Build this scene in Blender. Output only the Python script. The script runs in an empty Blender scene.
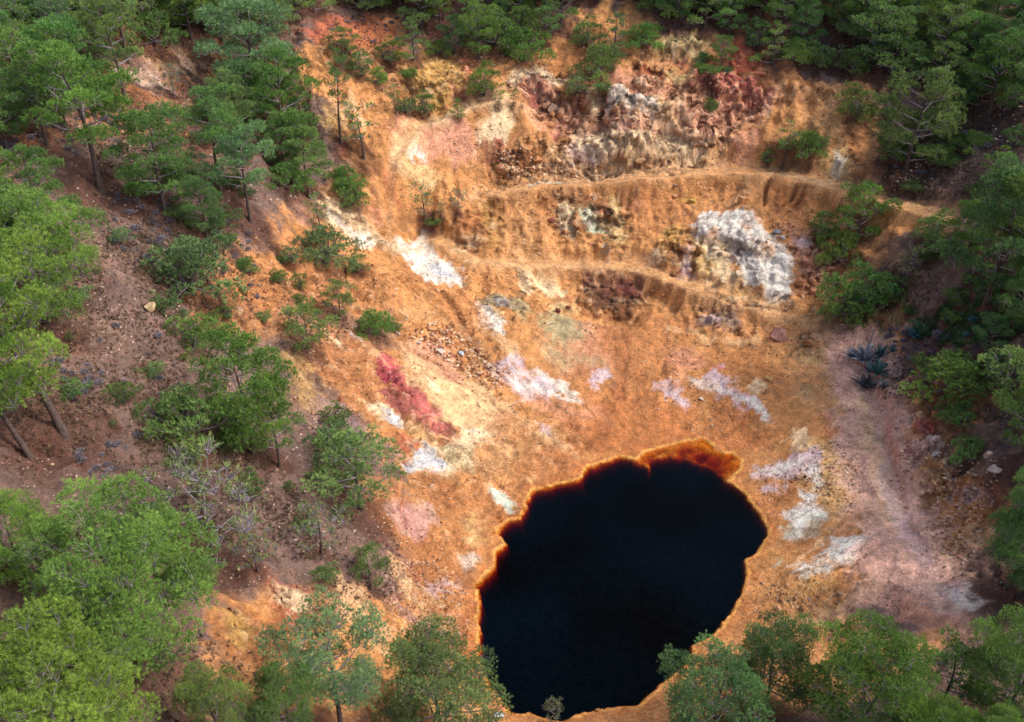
import bpy, math, random, time
import numpy as np
from mathutils import Vector, Matrix
from mathutils.bvhtree import BVHTree

T0 = time.time()
S = bpy.context.scene
COL = S.collection

# ------------------------------------------------------------------ camera, sky, sun, exposure
FPX, CAMH, PITCH = 1000.0, 60.0, math.radians(33.0)
cam_d = bpy.data.cameras.new('camera')
cam = bpy.data.objects.new('camera', cam_d)
COL.objects.link(cam)
cam_d.sensor_width = 36.0
cam_d.lens = 36.0 * FPX / 1024.0
cam_d.clip_end = 5000.0
cam_d.clip_start = 0.5
cam.location = (0, 0, CAMH)
cam.rotation_euler = (math.pi / 2 - PITCH, 0, 0)
S.camera = cam

SUN_EL, SUN_AZ = math.radians(50), math.radians(98)      # azimuth clockwise from +Y (the view direction)
W = bpy.data.worlds.new('World')
S.world = W
W.use_nodes = True
nt = W.node_tree
bg = nt.nodes['Background']
sky = nt.nodes.new('ShaderNodeTexSky')
sky.sky_type = 'NISHITA'
sky.sun_disc = False
sky.sun_elevation = SUN_EL
sky.sun_rotation = SUN_AZ
sky.dust_density = 4.0
sky.air_density = 1.0
sky.ozone_density = 1.0
nt.links.new(sky.outputs[0], bg.inputs[0])
bg.inputs[1].default_value = 0.15
sun_d = bpy.data.lights.new('sun', 'SUN')
sun_d.energy = 1.5
sun_d.angle = math.radians(10)
sun_d.color = (1.0, 0.95, 0.88)
sun = bpy.data.objects.new('sun', sun_d)
COL.objects.link(sun)
sd = Vector((math.sin(SUN_AZ) * math.cos(SUN_EL), math.cos(SUN_AZ) * math.cos(SUN_EL), math.sin(SUN_EL)))
sun.rotation_euler = sd.to_track_quat('Z', 'Y').to_euler()
sun.location = (60, 60, 120)
S.view_settings.view_transform = 'Standard'
S.view_settings.look = 'None'
S.view_settings.gamma = 1.0
S.view_settings.exposure = 0.72
S.view_settings.use_curve_mapping = False
S.render.engine = 'CYCLES'
S.cycles.max_bounces = 6
S.cycles.transparent_max_bounces = 12
S.cycles.use_denoising = True
S.cycles.volume_bounces = 0

# ------------------------------------------------------------------ numeric helpers
def hash3(ix, iy, iz, seed):
    h = (ix.astype(np.int64) * 374761393 + iy.astype(np.int64) * 668265263 + iz.astype(np.int64) * 1442695041 + seed * 974711) & 0xFFFFFFFF
    h = ((h ^ (h >> 13)) * 1274126177) & 0xFFFFFFFF
    h = ((h ^ (h >> 15)) * 2246822519) & 0xFFFFFFFF
    return ((h ^ (h >> 16)) & 0xFFFFFF).astype(np.float32) / np.float32(0xFFFFFF)

def vnoise(P, seed=0):
    """value noise in -1..1 at points P (n,3)"""
    f = np.floor(P)
    i = f.astype(np.int64)
    t = (P - f).astype(np.float32)
    t = t * t * t * (t * (t * 6 - 15) + 10)
    r = None
    x0, y0, z0 = i[:, 0], i[:, 1], i[:, 2]
    def c(a, b, d): return hash3(x0 + a, y0 + b, z0 + d, seed)
    tx, ty, tz = t[:, 0], t[:, 1], t[:, 2]
    a = c(0, 0, 0) * (1 - tx) + c(1, 0, 0) * tx
    b = c(0, 1, 0) * (1 - tx) + c(1, 1, 0) * tx
    d = c(0, 0, 1) * (1 - tx) + c(1, 0, 1) * tx
    e = c(0, 1, 1) * (1 - tx) + c(1, 1, 1) * tx
    return ((a * (1 - ty) + b * ty) * (1 - tz) + (d * (1 - ty) + e * ty) * tz) * 2 - 1

ROT = np.array([[0.8, 0.6, 0.0], [-0.48, 0.64, 0.6], [0.36, -0.48, 0.8]])
def fbm(P, scale, octv=4, seed=0, gain=0.5):
    Q = P / scale
    s = 0; a = 1.0; tot = 0
    for o in range(octv):
        s = s + a * vnoise(Q, seed + o * 17)
        tot += a
        a *= gain
        Q = Q @ ROT.T * 2.03 + 11.3
    return s / tot

def ridged(P, scale, octv=4, seed=0):
    Q = P / scale
    s = 0; a = 1.0; tot = 0
    for o in range(octv):
        n = 1 - np.abs(vnoise(Q, seed + o * 17))
        s = s + a * n * n
        tot += a
        a *= 0.5
        Q = Q @ ROT.T * 2.03 + 7.7
    return s / tot

def worley(P, scale, seed=0):
    Q = P / scale
    f = np.floor(Q)
    i = f.astype(np.int64)
    fr = Q - f
    f1 = np.full(len(P), 9.0); f2 = np.full(len(P), 9.0); idv = np.zeros(len(P))
    for a in (-1, 0, 1):
        for b in (-1, 0, 1):
            for c in (-1, 0, 1):
                x, y, z = i[:, 0] + a, i[:, 1] + b, i[:, 2] + c
                hx = hash3(x, y, z, seed + 1)
                d = (a + hx - fr[:, 0]) ** 2 + (b + hash3(x, y, z, seed + 2) - fr[:, 1]) ** 2 + (c + hash3(x, y, z, seed + 3) - fr[:, 2]) ** 2
                closer = d < f1
                f2 = np.where(closer, f1, np.minimum(f2, d))
                idv = np.where(closer, hx, idv)
                f1 = np.where(closer, d, f1)
    return np.sqrt(f1), np.sqrt(f2), idv

def sstep(a, b, x):
    t = np.clip((x - a) / (b - a), 0, 1)
    return t * t * (3 - 2 * t)

def lin(c):
    c = np.array(c, float) / 255.0
    return np.where(c <= 0.04045, c / 12.92, ((c + 0.055) / 1.055) ** 2.4)

CP, SP_ = math.cos(PITCH), math.sin(PITCH)
def ray(px, py):
    """world direction of a photo pixel, used to find where things stand on the ground"""
    u, v = (px - 512.0) / FPX, (py - 361.0) / FPX
    return np.array([u, CP - v * SP_, -SP_ - v * CP])
def onplane(px, py, z):
    d = ray(px, py)
    t = (z - CAMH) / d[2]
    return np.array([d[0] * t, d[1] * t, z])

# ------------------------------------------------------------------ the land: heights read off the photograph
CTRL = """620 440 .5,560 420 1,700 418 1.2,600 380 2,680 360 2.5,620 340 3,560 350 3.5,750 380 3,800 420 3,820 360 4,
610 310 3.6,610 268 6.8,500 275 7.5,560 266 7.2,640 268 7,700 290 6.5,760 310 5.5,820 335 4.6,870 400 4,890 470 3.5,910 560 3,930 612 3,
700 318 4.2,660 300 4.4,540 300 5,520 330 4.2,
560 230 10,680 240 9.5,620 235 9.8,500 185 14,540 183 14,620 178 14,700 172 14.5,760 172 15,830 185 15.2,900 203 15.6,945 215 16,
560 140 18,640 140 18.3,620 112 20.6,560 112 20.3,690 115 20.6,640 85 22.5,640 62 24.2,690 45 26,620 15 28.3,512 0 29,570 50 25,
590 160 15.6,680 155 16,720 150 16.8,720 95 22,740 60 25,
440 480 3.5,400 520 6.2,440 600 2.6,400 625 5,350 560 9,300 580 11.3,270 600 11.8,230 640 14,430 545 4,
100 200 25,0 200 27,200 300 18,100 300 22,0 300 25,300 300 13,350 350 9,400 380 6,440 420 4,470 360 4.2,430 330 5.6,380 300 9,440 285 7.3,400 250 9.8,430 235 9.8,
350 220 13,400 200 13.5,440 200 13.6,480 225 10.8,420 160 16.5,
200 450 16.5,100 450 20,0 450 23.5,250 500 13.5,150 600 18,0 600 25,200 720 18,300 720 12,400 720 6,350 660 9,
280 100 23,0 100 31,100 100 27.5,0 0 36,200 0 32,350 0 30,350 60 26,300 50 27.5,400 60 25,460 60 24.5,430 125 19.5,400 130 20,480 110 20.7,340 150 19,250 150 22,200 150 24,
780 480 1.2,830 480 2.5,880 520 3,960 500 5,920 440 6.5,900 400 5.4,950 420 8,1020 450 11,1000 550 6,950 600 3.6,1020 620 5,880 350 5.8,900 310 8.5,960 350 10.5,1020 350 14,960 280 14,1020 250 18,860 300 8,830 290 7,850 240 11,800 222 12,780 270 8.6,740 285 7,740 228 11.4,900 240 14.2,960 220 16.5,1020 200 20,
860 140 19,800 130 19.3,780 88 22.7,840 90 22.7,920 170 18.2,960 130 21.2,1020 130 23.5,900 80 24.2,1020 60 27,800 50 26,900 0 30,1020 0 31,760 10 29,
900 680 3,800 660 1.8,740 640 1,690 715 1.5,620 716 .6,850 722 4,1000 722 5"""
pts = []
for it in CTRL.replace('\n', '').split(','):
    a, b, c = map(float, it.split())
    pts.append(onplane(a, b, c))
for w in [(0, 22, 3), (20, 22, 6), (-15, 10, 23), (0, 0, 9), (30, 0, 13), (-32, 0, 36), (0, -40, 14), (40, 40, 12), (55, 60, 18), (60, 90, 26), (80, 60, 28),
          (0, 230, 56), (-150, 200, 74), (150, 200, 62), (-140, 0, 62), (140, 0, 48), (150, 100, 52), (-140, 100, 66), (0, -120, 22), (-150, -120, 52), (150, -120, 44),
          (-60, 60, 36), (-70, 100, 42), (-60, 140, 44), (60, 140, 38), (0, 160, 38), (-30, 150, 38), (40, 155, 37), (0, 330, 74), (330, 330, 80), (-330, 330, 90), (330, 0, 64), (-330, 0, 80), (0, -330, 40), (330, -330, 60), (-330, -330, 66)]:
    pts.append(np.array(w, float))
pts = np.array(pts)
def tps_k(r2): return np.where(r2 > 1e-9, 0.5 * r2 * np.log(np.maximum(r2, 1e-9)), 0)
_n = len(pts)
_A = np.zeros((_n + 3, _n + 3))
_d2 = ((pts[:, None, :2] - pts[None, :, :2]) ** 2).sum(2)
_A[:_n, :_n] = tps_k(_d2) + np.eye(_n) * 6.0
_A[:_n, _n] = 1; _A[:_n, _n + 1:] = pts[:, :2]
_A[_n, :_n] = 1; _A[_n + 1:, :_n] = pts[:, :2].T
_w = np.linalg.solve(_A, np.r_[pts[:, 2], 0, 0, 0])
def tps(x, y):
    out = np.empty(len(x))
    for s in range(0, len(x), 40000):
        xx, yy = x[s:s + 40000], y[s:s + 40000]
        d2 = (xx[:, None] - pts[None, :, 0]) ** 2 + (yy[:, None] - pts[None, :, 1]) ** 2
        out[s:s + 40000] = tps_k(d2) @ _w[:_n] + _w[_n] + _w[_n + 1] * xx + _w[_n + 2] * yy
    return out

# coarse raster of the base height, for finding points and for tracing the rills
RX0, RY0, RS = -75.0, 5.0, 0.25
RNX, RNY = 601, 641
_gx, _gy = np.meshgrid(RX0 + RS * 2 * np.arange(301), RY0 + RS * 2 * np.arange(321))
_c = tps(_gx.ravel(), _gy.ravel()).reshape(_gx.shape)
def up2(a):
    b = np.empty((a.shape[0] * 2 - 1, a.shape[1] * 2 - 1))
    b[::2, ::2] = a
    b[1::2, ::2] = (a[:-1] + a[1:]) / 2
    b[:, 1::2] = (b[:, :-1:2] + b[:, 2::2]) / 2
    return b
BASE = up2(_c)
def bil(R, x, y):
    fx = np.clip((x - RX0) / RS, 0, RNX - 1.001); fy = np.clip((y - RY0) / RS, 0, RNY - 1.001)
    ix = fx.astype(int); iy = fy.astype(int); tx = fx - ix; ty = fy - iy
    return (R[iy, ix] * (1 - tx) + R[iy, ix + 1] * tx) * (1 - ty) + (R[iy + 1, ix] * (1 - tx) + R[iy + 1, ix + 1] * tx) * ty

_ts = np.arange(25, 260, 0.4)
def hit(px, py):
    """first point of the base land seen at a photo pixel"""
    d = ray(px, py)
    P = d[None, :] * _ts[:, None]
    P[:, 2] += CAMH
    h = np.maximum(bil(BASE, P[:, 0], P[:, 1]), 0)
    k = np.argmax(P[:, 2] < h)
    if k == 0: k = len(_ts) - 1
    a = P[k - 1, 2] - h[k - 1]; b = h[k] - P[k, 2]
    t = _ts[k - 1] + 0.4 * a / max(a + b, 1e-6)
    p = d * t
    return np.array([p[0], p[1], p[2] + CAMH]), t       # t = depth along the view axis

def poly(s):
    v = list(map(float, s.split()))
    return list(zip(v[::2], v[1::2]))

# ------------------------------------------------------------------ the lake outline
LAKE_PX = poly("""525.6 501 532.6 491 553.6 485.8 580 480 588.5 467.6 601 462 618 456.4 637.5 459 645 452 665.5 447 688 441 702 438.5 713 445 716 451 732.7 454 741.5 461 735 474
727 480 743.8 492.7 757.8 512.3 767.6 527.7 766 537.5 757.8 551.5 745 561 747 576.7 741 596 728 614 713 634 702.6 641 689.4 645 692 652.7 679 670 660 684 642 701.5 628.7 705.5
602 709.4 573 714.7 563 720 539 717 528.5 712 510 713 491.6 687 479.5 663 480 647 478 629 479.5 610 478 593 477 585.6 483.8 577 493.7 566.5 494.6 551.6 505 543 499 533 497.9 529 506 522.5 519 519 524 509""")
LAKE = np.array([onplane(a, b, 0.0)[:2] for a, b in LAKE_PX])
SHELF = np.array([onplane(a, b, 0.0)[:2] for a, b in poly("634 456 645 450 665 444 702 436 718 449 744 459 738 477 724 481 712 472 690 463 668 459 655 462 652 472 644 474 636 464")])

def sdf(P, V, closed=True):
    """signed distance (positive inside) of points P (n,2) to polygon V"""
    n = len(V)
    d = np.full(len(P), 1e9); ins = np.zeros(len(P), bool)
    for i in range(n if closed else n - 1):
        a = V[i]; b = V[(i + 1) % n]
        e = b - a; w = P - a
        t = np.clip((w @ e) / max(e @ e, 1e-9), 0, 1)
        q = w - t[:, None] * e
        d = np.minimum(d, (q * q).sum(1))
        if closed:
            c = ((a[1] <= P[:, 1]) != (b[1] <= P[:, 1]))
            if abs(e[1]) > 1e-9:
                ins ^= c & (P[:, 0] < a[0] + (P[:, 1] - a[1]) * e[0] / e[1])
    d = np.sqrt(d)
    return np.where(ins, d, -d) if closed else -d

# ------------------------------------------------------------------ minerals: surface colours of the ground, with shade painted into SD and SG
PAL = dict(OR=(205, 137, 66), OD=(168, 101, 42), OB=(188, 119, 56), DO=(150, 84, 36), PK=(214, 144, 106), PL=(228, 182, 126), CR=(236, 206, 158),
           WH=(240, 230, 214), BW=(208, 212, 218), YE=(206, 158, 66), YC=(226, 190, 120), RD=(178, 62, 48), CI=(196, 62, 82), MA=(124, 62, 56), BR=(98, 66, 46),
           GG=(166, 164, 120), GW=(214, 224, 200), PU=(152, 124, 132), LV=(214, 186, 190), SO=(124, 97, 86), SD=(72, 56, 54), SG=(104, 84, 84), TN=(206, 150, 90), MR=(168, 82, 78),  # SD, SG: dark soil plus tree shade painted in woods and beside pines
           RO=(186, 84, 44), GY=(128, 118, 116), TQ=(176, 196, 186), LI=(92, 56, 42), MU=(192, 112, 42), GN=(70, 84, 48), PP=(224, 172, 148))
# 'colour strength feather_px : outline in photo pixels'; L = a streak of the given width
PAINT = """
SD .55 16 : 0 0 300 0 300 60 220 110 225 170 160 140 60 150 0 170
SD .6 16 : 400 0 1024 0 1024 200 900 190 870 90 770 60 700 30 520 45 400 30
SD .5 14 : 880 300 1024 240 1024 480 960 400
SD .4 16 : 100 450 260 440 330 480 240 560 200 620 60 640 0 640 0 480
OR 1 8 : 300 40 395 10 402 55 455 52 520 52 548 40 602 4 640 6 660 38 720 36 770 66 800 74 868 84 880 130 890 172 945 205 960 222 905 232 880 250 890 262 862 300 880 330 930 330 900 350 900 388 960 380 1005 375 985 420 960 440 1000 470 990 520 960 560 990 600 950 640 900 690 700 740 560 745 400 740 300 730 190 700 225 600 270 570 330 600 400 560 390 520 400 470 340 400 300 350 240 330 190 310 180 280 240 250 285 240 280 195 350 170 340 120 290 80
TN .7 10 : 860 300 905 262 960 300 930 330 880 335
OB .9 6 : 200 270 245 262 250 300 225 330 190 315
OB .8 10 : 230 270 330 230 380 290 345 330 240 330
SO .75 14 : 255 330 330 300 400 330 370 350 300 380 270 400
OB .8 10 : 300 345 350 330 420 400 400 440 360 420
YE .5 5 : 270 350 300 345 330 400 320 425 285 390
PU .5 5 : 300 395 330 390 370 425 350 440 310 420
SO .9 10 : 250 470 330 450 400 545 470 560 400 580 330 600 250 560 200 560
PU .45 8 : 380 535 405 530 425 560 400 575
RO .8 5 : 262 565 285 575 310 600 350 610 340 625 300 625 275 605
CR .8 3 : 268 570 290 580 308 600 305 618 290 615 275 595
OD .9 7 : 230 600 280 620 330 640 320 665 260 670 215 650
YE .8 4 : 225 615 245 612 260 640 235 650
PL .7 4 : 340 580 365 590 350 625 325 610
OB .8 8 : 350 480 400 480 430 560 400 560
RO .7 5 : 392 490 410 495 430 515 420 525 398 515
OR .9 6 : 410 470 470 480 490 505 490 560 440 540
OB .7 8 : 400 520 440 530 480 580 478 650 440 640 400 600
TN .8 6 : 385 545 410 570 440 590 420 600 395 580
PL .9 4 : 382 547 400 555 425 575 415 592 400 580
WH .8 3 : 457 535 474 540 476 553 460 556
LV .9 4 : 420 562 432 556 452 560 450 575 425 574
YC .8 3 : 425 575 438 580 446 592 434 590
YC .7 2 : 415 596 430 600 440 608 428 606
GW .7 2 : 430 613 441 614 440 619 429 618
PL .7 4 : 362 600 380 610 395 635 375 640
OR .9 5 : 372 590 410 600 430 630 400 625
PU .55 4 : 385 575 415 600 450 620 430 622 395 600
OD .4 8 : 418 475 482 515 480 655 430 650 400 560
OB .6 10 : 560 330 690 330 720 400 560 400
PL .9 8 : 400 340 480 370 520 420 490 440 430 420 405 380
PK .8 6 : 405 345 450 350 470 385 440 375
OR .9 4 : 440 350 480 355 500 380 470 380
CI .95 3 : 372 355 390 352 398 368 396 378 380 374
CI .75 4 : 385 362 400 372 430 405 450 432 440 438 410 410 385 385
MR .85 4 : 385 385 410 405 440 435 448 445 430 440 400 415 378 392
PL .8 3 : 366 350 378 350 385 358 372 358
CR .9 2 : 420 377 432 380 444 392 436 394
CR .9 4 : 366 400 388 402 410 428 400 432 380 420
BW .9 3 : 384 408 395 412 406 428 396 430
YC .7 4 : 404 420 425 428 440 440 425 440
OB .9 3 : 430 440 450 425 460 435 452 446 436 448
MA .7 3 : 440 420 455 425 450 440 440 437
CR .9 4 : 455 420 500 428 505 440 480 448 455 445
WH .9 3 : 460 427 475 428 486 436 474 438
PL .9 5 : 440 395 500 405 503 425 470 425 445 410
PU .6 4 : 378 445 395 443 402 455 385 455
RO .9 3 : 396 438 410 438 428 446 420 450 402 447
CR .8 4 : 420 440 470 445 480 460 450 472 410 468
BW .95 3 : 400 462 418 448 438 452 450 464 430 466 412 470
GG .5 4 : 438 445 470 450 475 465 450 466
OD .7 5 : 415 470 450 470 470 490 455 500 420 490
OB .8 8 : 455 470 500 480 520 500 500 520 470 500
TN .8 6 : 500 420 530 415 540 440 510 470 485 475 480 455
OD .6 6 : 495 410 520 410 510 440 495 440
GW .95 3 : 484 482 500 486 516 496 522 504 508 504 492 494
TQ .7 2 : 500 498 520 500 522 508 508 508
YC .6 5 : 465 505 485 510 478 530 466 525
MU .9 14 : 590 395 690 395 720 440 640 460 560 470 540 450
MU .8 8 : 700 400 745 395 760 430 735 452 712 440
OD .4 8 : 560 420 620 430 620 455 570 462
OB .8 8 : 520 440 580 450 585 475 540 485 515 490
PL .7 6 : 520 425 560 430 570 450 540 450
LV .8 3 : 535 425 552 428 550 436 538 435
PK .6 12 : 545 320 620 330 625 375 560 378
GG .75 6 : 540 310 575 318 585 345 560 352 540 340
GG .5 5 : 545 355 600 360 610 370 560 368
OB .7 8 : 600 340 660 330 670 365 640 390 615 370
OB .8 6 : 640 310 700 318 690 345 640 345
PL .6 4 : 660 332 700 330 760 342 755 350 690 342
OD .6 8 : 690 360 760 350 790 365 780 385 720 385
PK .7 6 : 660 355 690 350 700 370 680 378 660 370
LV .9 3 : 590 375 606 372 614 382 606 392 592 388
WH .8 3 : 535 365 555 378 578 398 576 404 555 398 535 385
LV .9 6 : 490 365 520 362 540 375 560 395 540 402 505 392
WH .6 3 : 505 378 530 382 535 394 512 390
PK .6 6 : 535 395 590 405 610 420 560 425 530 410
LV .9 3 : 650 384 664 380 684 390 690 398 668 398 652 392
LV .9 5 : 706 376 722 370 732 384 760 408 765 416 742 410 722 396
WH .8 3 : 745 402 760 405 770 416 758 418 748 412
CR .95 3 : 742 384 758 378 766 380 764 392 752 392
OB .8 6 : 764 376 800 376 808 395 780 400 766 395
GG .6 4 : 800 352 828 350 832 360 808 364
GG .5 4 : 802 385 815 385 820 398 806 398
TN .6 10 : 790 345 850 340 870 400 830 430 800 400
PK .7 10 : 840 400 880 400 900 470 920 540 940 600 900 640 860 600 870 540 850 470
RO .5 5 : 820 420 855 425 860 445 830 450
YC .5 12 : 810 440 860 440 870 500 830 520 812 480
LV .9 4 : 760 456 790 450 815 450 818 470 790 472 764 470
WH .85 3 : 765 458 785 455 800 462 780 468
CR .7 4 : 780 425 803 425 806 450 795 450 785 440
MU .6 5 : 745 425 775 425 780 436 750 442
OB .9 7 : 750 475 800 480 800 505 770 515 755 500
LV .8 3 : 765 480 782 478 785 485 770 486
WH .95 3 : 806 484 822 485 824 492 815 506 828 508 825 518 808 520 790 516 798 505 812 500
GW .7 4 : 785 520 822 512 815 532 790 535
YE .5 4 : 762 545 785 545 790 562 765 560
GW .8 2 : 778 552 786 555 784 566 778 562
WH .95 3 : 818 556 814 548 826 540 842 533 874 532 874 542 862 560 850 566 834 565
WH .8 4 : 785 562 815 558 835 562 830 574 800 580 790 572
BW .5 4 : 830 540 860 536 862 552 830 560
BR .75 3 : 778 570 790 567 806 568 800 575 782 574
OD .6 6 : 805 545 822 540 820 550 800 555
YE .55 8 : 770 590 830 580 850 590 820 605 780 612
MA .6 3 : 762 596 780 592 776 598 764 600
PL .7 8 : 780 620 840 600 880 590 880 610 830 625
MR .8 3 : 828 615 840 612 842 622 830 626
PP .75 12 : 845 430 900 420 945 530 985 590 955 640 870 640 850 540
PP .6 8 : 890 500 930 510 960 590 940 630 900 600
LV .7 6 : 880 470 905 470 945 560 930 590 900 540
LV .7 10 : 895 545 930 550 960 600 970 630 935 625 910 590
BW .85 4 : 935 583 958 590 972 610 955 612 930 600
BW .8 3 : 925 605 945 610 962 626 940 626 926 618
WH .7 5 : 895 572 925 580 930 592 905 590
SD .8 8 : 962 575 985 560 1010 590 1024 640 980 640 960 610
SG .9 6 : 868 612 905 615 920 630 900 650 870 635
WH .75 5 : 925 585 955 588 978 612 958 622 928 612
SG .3 4 : 935 555 965 550 975 575 950 578
PL .7 5 : 930 540 975 525 985 535 955 555 935 555
LV .6 5 : 950 490 990 485 985 500 955 505
OB .6 6 : 890 480 930 470 950 490 920 500 900 500
YE .4 5 : 925 460 950 465 945 490 925 488
TN .7 8 : 880 410 912 410 918 450 890 470
RD .95 3 : 918 440 926 420 938 425 940 440 928 455 918 455
PK .9 2 : 914 425 924 405 928 408 922 425 916 432
WH .7 2 : 926 448 938 441 944 446 940 456 930 455
LV .8 2 : 900 458 925 456 924 462 904 464
OD .8 6 : 925 400 985 395 990 420 940 430
RO .6 5 : 960 382 1000 380 1000 400 965 395
SO .9 8 : 940 440 990 430 1005 470 985 490 950 470
SG .8 8 : 870 370 910 340 960 320 940 355 915 370 905 400 880 395
SG .6 8 : 925 300 1000 300 1020 340 960 350 920 330
GN .55 6 : 950 310 990 300 1024 300 1024 330 980 345 950 335
GN .6 5 : 970 275 1024 285 1024 300 985 300
SO .8 10 : 900 300 960 260 1000 280 960 320 910 330
YE .5 5 : 870 312 905 305 905 318 875 326
OD .7 4 : 880 385 918 360 922 370 895 390
PL .4 8 : 830 330 860 345 880 372 850 372
TN .8 6 : 790 300 830 320 870 345 860 360 820 340 790 318
MA .8 3 : 583 268 610 266 640 278 640 300 600 300 580 285
BR .85 3 : 578 290 600 292 640 296 640 308 620 314 598 308
OD .7 4 : 575 293 600 298 605 312 580 310
MA .8 3 : 555 300 570 302 572 312 558 312
CR .9 3 : 514 275 540 272 562 290 560 300 540 292 520 292
YC .8 4 : 540 295 575 310 585 316 560 314
GG .7 4 : 490 290 520 295 540 320 525 335 500 320 480 305
GY .7 2 : 488 298 505 300 515 312 500 310
BW .6 2 : 494 300 505 300 510 306 498 308
WH .95 3 : 480 322 492 318 508 336 512 350 495 350 484 340
PL .7 5 : 485 345 515 350 525 365 500 360
YE .8 2 : 478 310 488 312 510 335 500 335
OB .7 5 : 430 300 470 300 490 340 470 352 440 330
TN .7 4 : 398 318 425 318 430 326 405 328
LV .8 3 : 415 297 430 293 435 302 422 308
BR .5 3 : 455 330 480 350 500 370 490 378 465 355
WH .95 3 : 400 240 412 236 430 232 442 248 462 270 462 280 440 288 420 280 410 264 398 252
BW .85 3 : 420 258 436 262 458 276 452 282 435 274
CR .7 3 : 402 250 415 240 430 240 420 256
DO .5 4 : 400 262 420 282 440 292 430 296 405 282
OD .8 5 : 452 212 480 205 490 245 470 250 450 235
YE .5 5 : 480 200 500 205 502 250 488 245
PL .6 6 : 395 170 410 160 440 185 430 196 400 188
YC .7 5 : 398 165 412 160 445 185 420 185
PL .6 6 : 440 195 490 185 530 190 480 198
TN .5 8 : 500 200 540 200 545 260 505 265
PK .95 5 : 396 152 420 128 450 117 474 122 480 148 460 158 420 160
CR .8 5 : 480 112 505 106 520 110 508 138 492 150 478 140
PL .6 4 : 500 104 545 100 545 115 510 115
CI .9 2 : 496 143 504 141 505 148 498 150
MA .75 3 : 482 150 500 146 498 160 484 162
WH .8 2 : 410 155 422 152 428 160 415 163
OB .8 5 : 385 100 420 100 400 150 388 150
YE .75 5 : 400 75 430 60 462 56 468 90 440 108 410 100
OD .6 5 : 380 66 402 72 410 95 390 95
RO .7 4 : 300 25 385 12 398 45 350 55 315 40
OD .7 6 : 320 38 400 40 395 62 340 62
RD .7 3 : 457 54 468 56 474 82 463 76
MR .8 3 : 456 88 470 85 473 96 460 97
PK .6 3 : 446 85 452 84 450 92 446 92
PL .8 4 : 330 100 360 95 366 120 340 125
YE .6 4 : 320 110 345 112 345 135 325 128
PK .7 4 : 385 118 415 112 416 124 392 140
CR .8 4 : 310 195 345 195 380 230 400 250 370 245 330 222
WH .8 4 : 335 215 365 228 385 245 360 240
PK .6 5 : 360 195 385 205 390 230 370 222
RO .6 4 : 380 165 395 165 398 205 385 195
PU .5 5 : 290 195 312 195 310 210 292 208
RD .8 2 : 342 143 350 145 348 156 342 153
OB .8 6 : 545 48 582 48 588 66 570 80 545 72
DO .6 5 : 570 52 590 62 585 80 572 80
PK .9 4 : 540 68 556 76 562 96 548 100 538 90
MR .8 4 : 512 80 535 72 560 78 540 95 525 100
WH .6 2 : 520 74 540 66 545 70 528 80
BR .8 3 : 540 92 560 96 580 110 570 113 545 104
DO .8 4 : 576 96 590 90 608 98 604 112 582 112
YE .7 3 : 585 90 598 88 606 94 595 98
LV .95 3 : 616 94 636 96 645 104 640 112 622 110
WH .9 2 : 622 96 632 98 634 108 624 106
PL .9 4 : 605 94 620 92 625 108 610 110
PL .8 4 : 640 98 664 104 680 112 665 116 648 110
BR .6 2 : 628 110 650 112 665 118 650 118 632 114
PK .8 5 : 560 116 620 116 690 124 680 132 600 128 560 128
LV .8 4 : 590 112 625 114 625 122 600 124
LV .95 3 : 576 128 595 126 605 136 595 152 570 158 565 150
WH .95 3 : 578 128 600 127 618 132 625 150 600 152 580 142
YE .7 2 : 580 132 592 130 590 136 582 136
GY .6 3 : 600 136 612 134 618 150 602 150
PL .95 4 : 622 130 640 134 650 150 635 160 618 150
PK .9 5 : 640 130 660 134 670 155 650 165 640 150
YE .7 4 : 655 132 700 138 705 152 670 150
PL .9 6 : 560 155 620 152 660 160 650 172 590 178 550 175
OD .8 5 : 490 150 560 150 570 165 540 178 500 172
BR .6 3 : 505 155 530 158 525 166 508 165
BW .7 2 : 578 160 592 158 596 168 585 172
OD .9 3 : 636 64 666 64 670 82 655 88 638 82
DO .9 2 : 633 66 640 66 645 84 660 84 655 88 638 86
RO .9 2 : 645 68 662 68 664 78 648 80
YC .8 3 : 668 68 690 70 694 90 676 92
CI .7 2 : 612 66 622 64 620 74 612 74
PK .9 4 : 612 76 632 72 632 95 615 92
TN .8 4 : 648 90 690 86 685 100 660 104
PK .8 4 : 640 88 655 86 655 98 640 96
YC .8 3 : 656 42 690 38 705 45 690 56 665 52
TN .7 5 : 650 52 700 58 690 66 655 64
RO .6 5 : 660 55 720 58 715 72 690 68
MR .95 3 : 690 74 760 76 762 100 735 96 700 92
RD .6 3 : 720 80 755 78 760 98 735 94
MA .6 2 : 690 80 720 84 722 94 700 94
PK .8 5 : 680 95 730 98 740 112 700 116
CI .6 2 : 718 110 732 100 742 96 740 102 728 112
YE .75 4 : 700 128 725 118 755 104 758 112 735 130 705 142
MR .5 4 : 745 100 765 100 765 115 750 118
PK .9 4 : 730 158 748 130 762 115 766 125 750 160
PL .7 5 : 690 140 735 138 730 165 690 168
RO .95 5 : 722 54 738 42 764 46 762 72 728 72
TN .9 2 : 700 72 752 72 752 77 700 76
OB .7 5 : 765 75 812 72 822 84 790 95 766 98
CR .95 3 : 768 102 774 100 774 122 769 124
PK .5 5 : 520 100 570 112 600 124 560 128 520 115
PK .45 6 : 690 96 760 98 764 124 740 150 700 135
DO .5 5 : 762 95 770 95 765 150 755 160
TN .6 6 : 800 85 850 84 862 130 830 150 800 120
YC .8 5 : 826 152 845 148 856 165 848 180 830 178
WH .6 2 : 834 155 846 157 848 170 836 170
RO .4 6 : 846 140 880 150 900 178 870 178
OB .7 8 : 705 178 780 176 835 188 830 225 790 228 720 205
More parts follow.
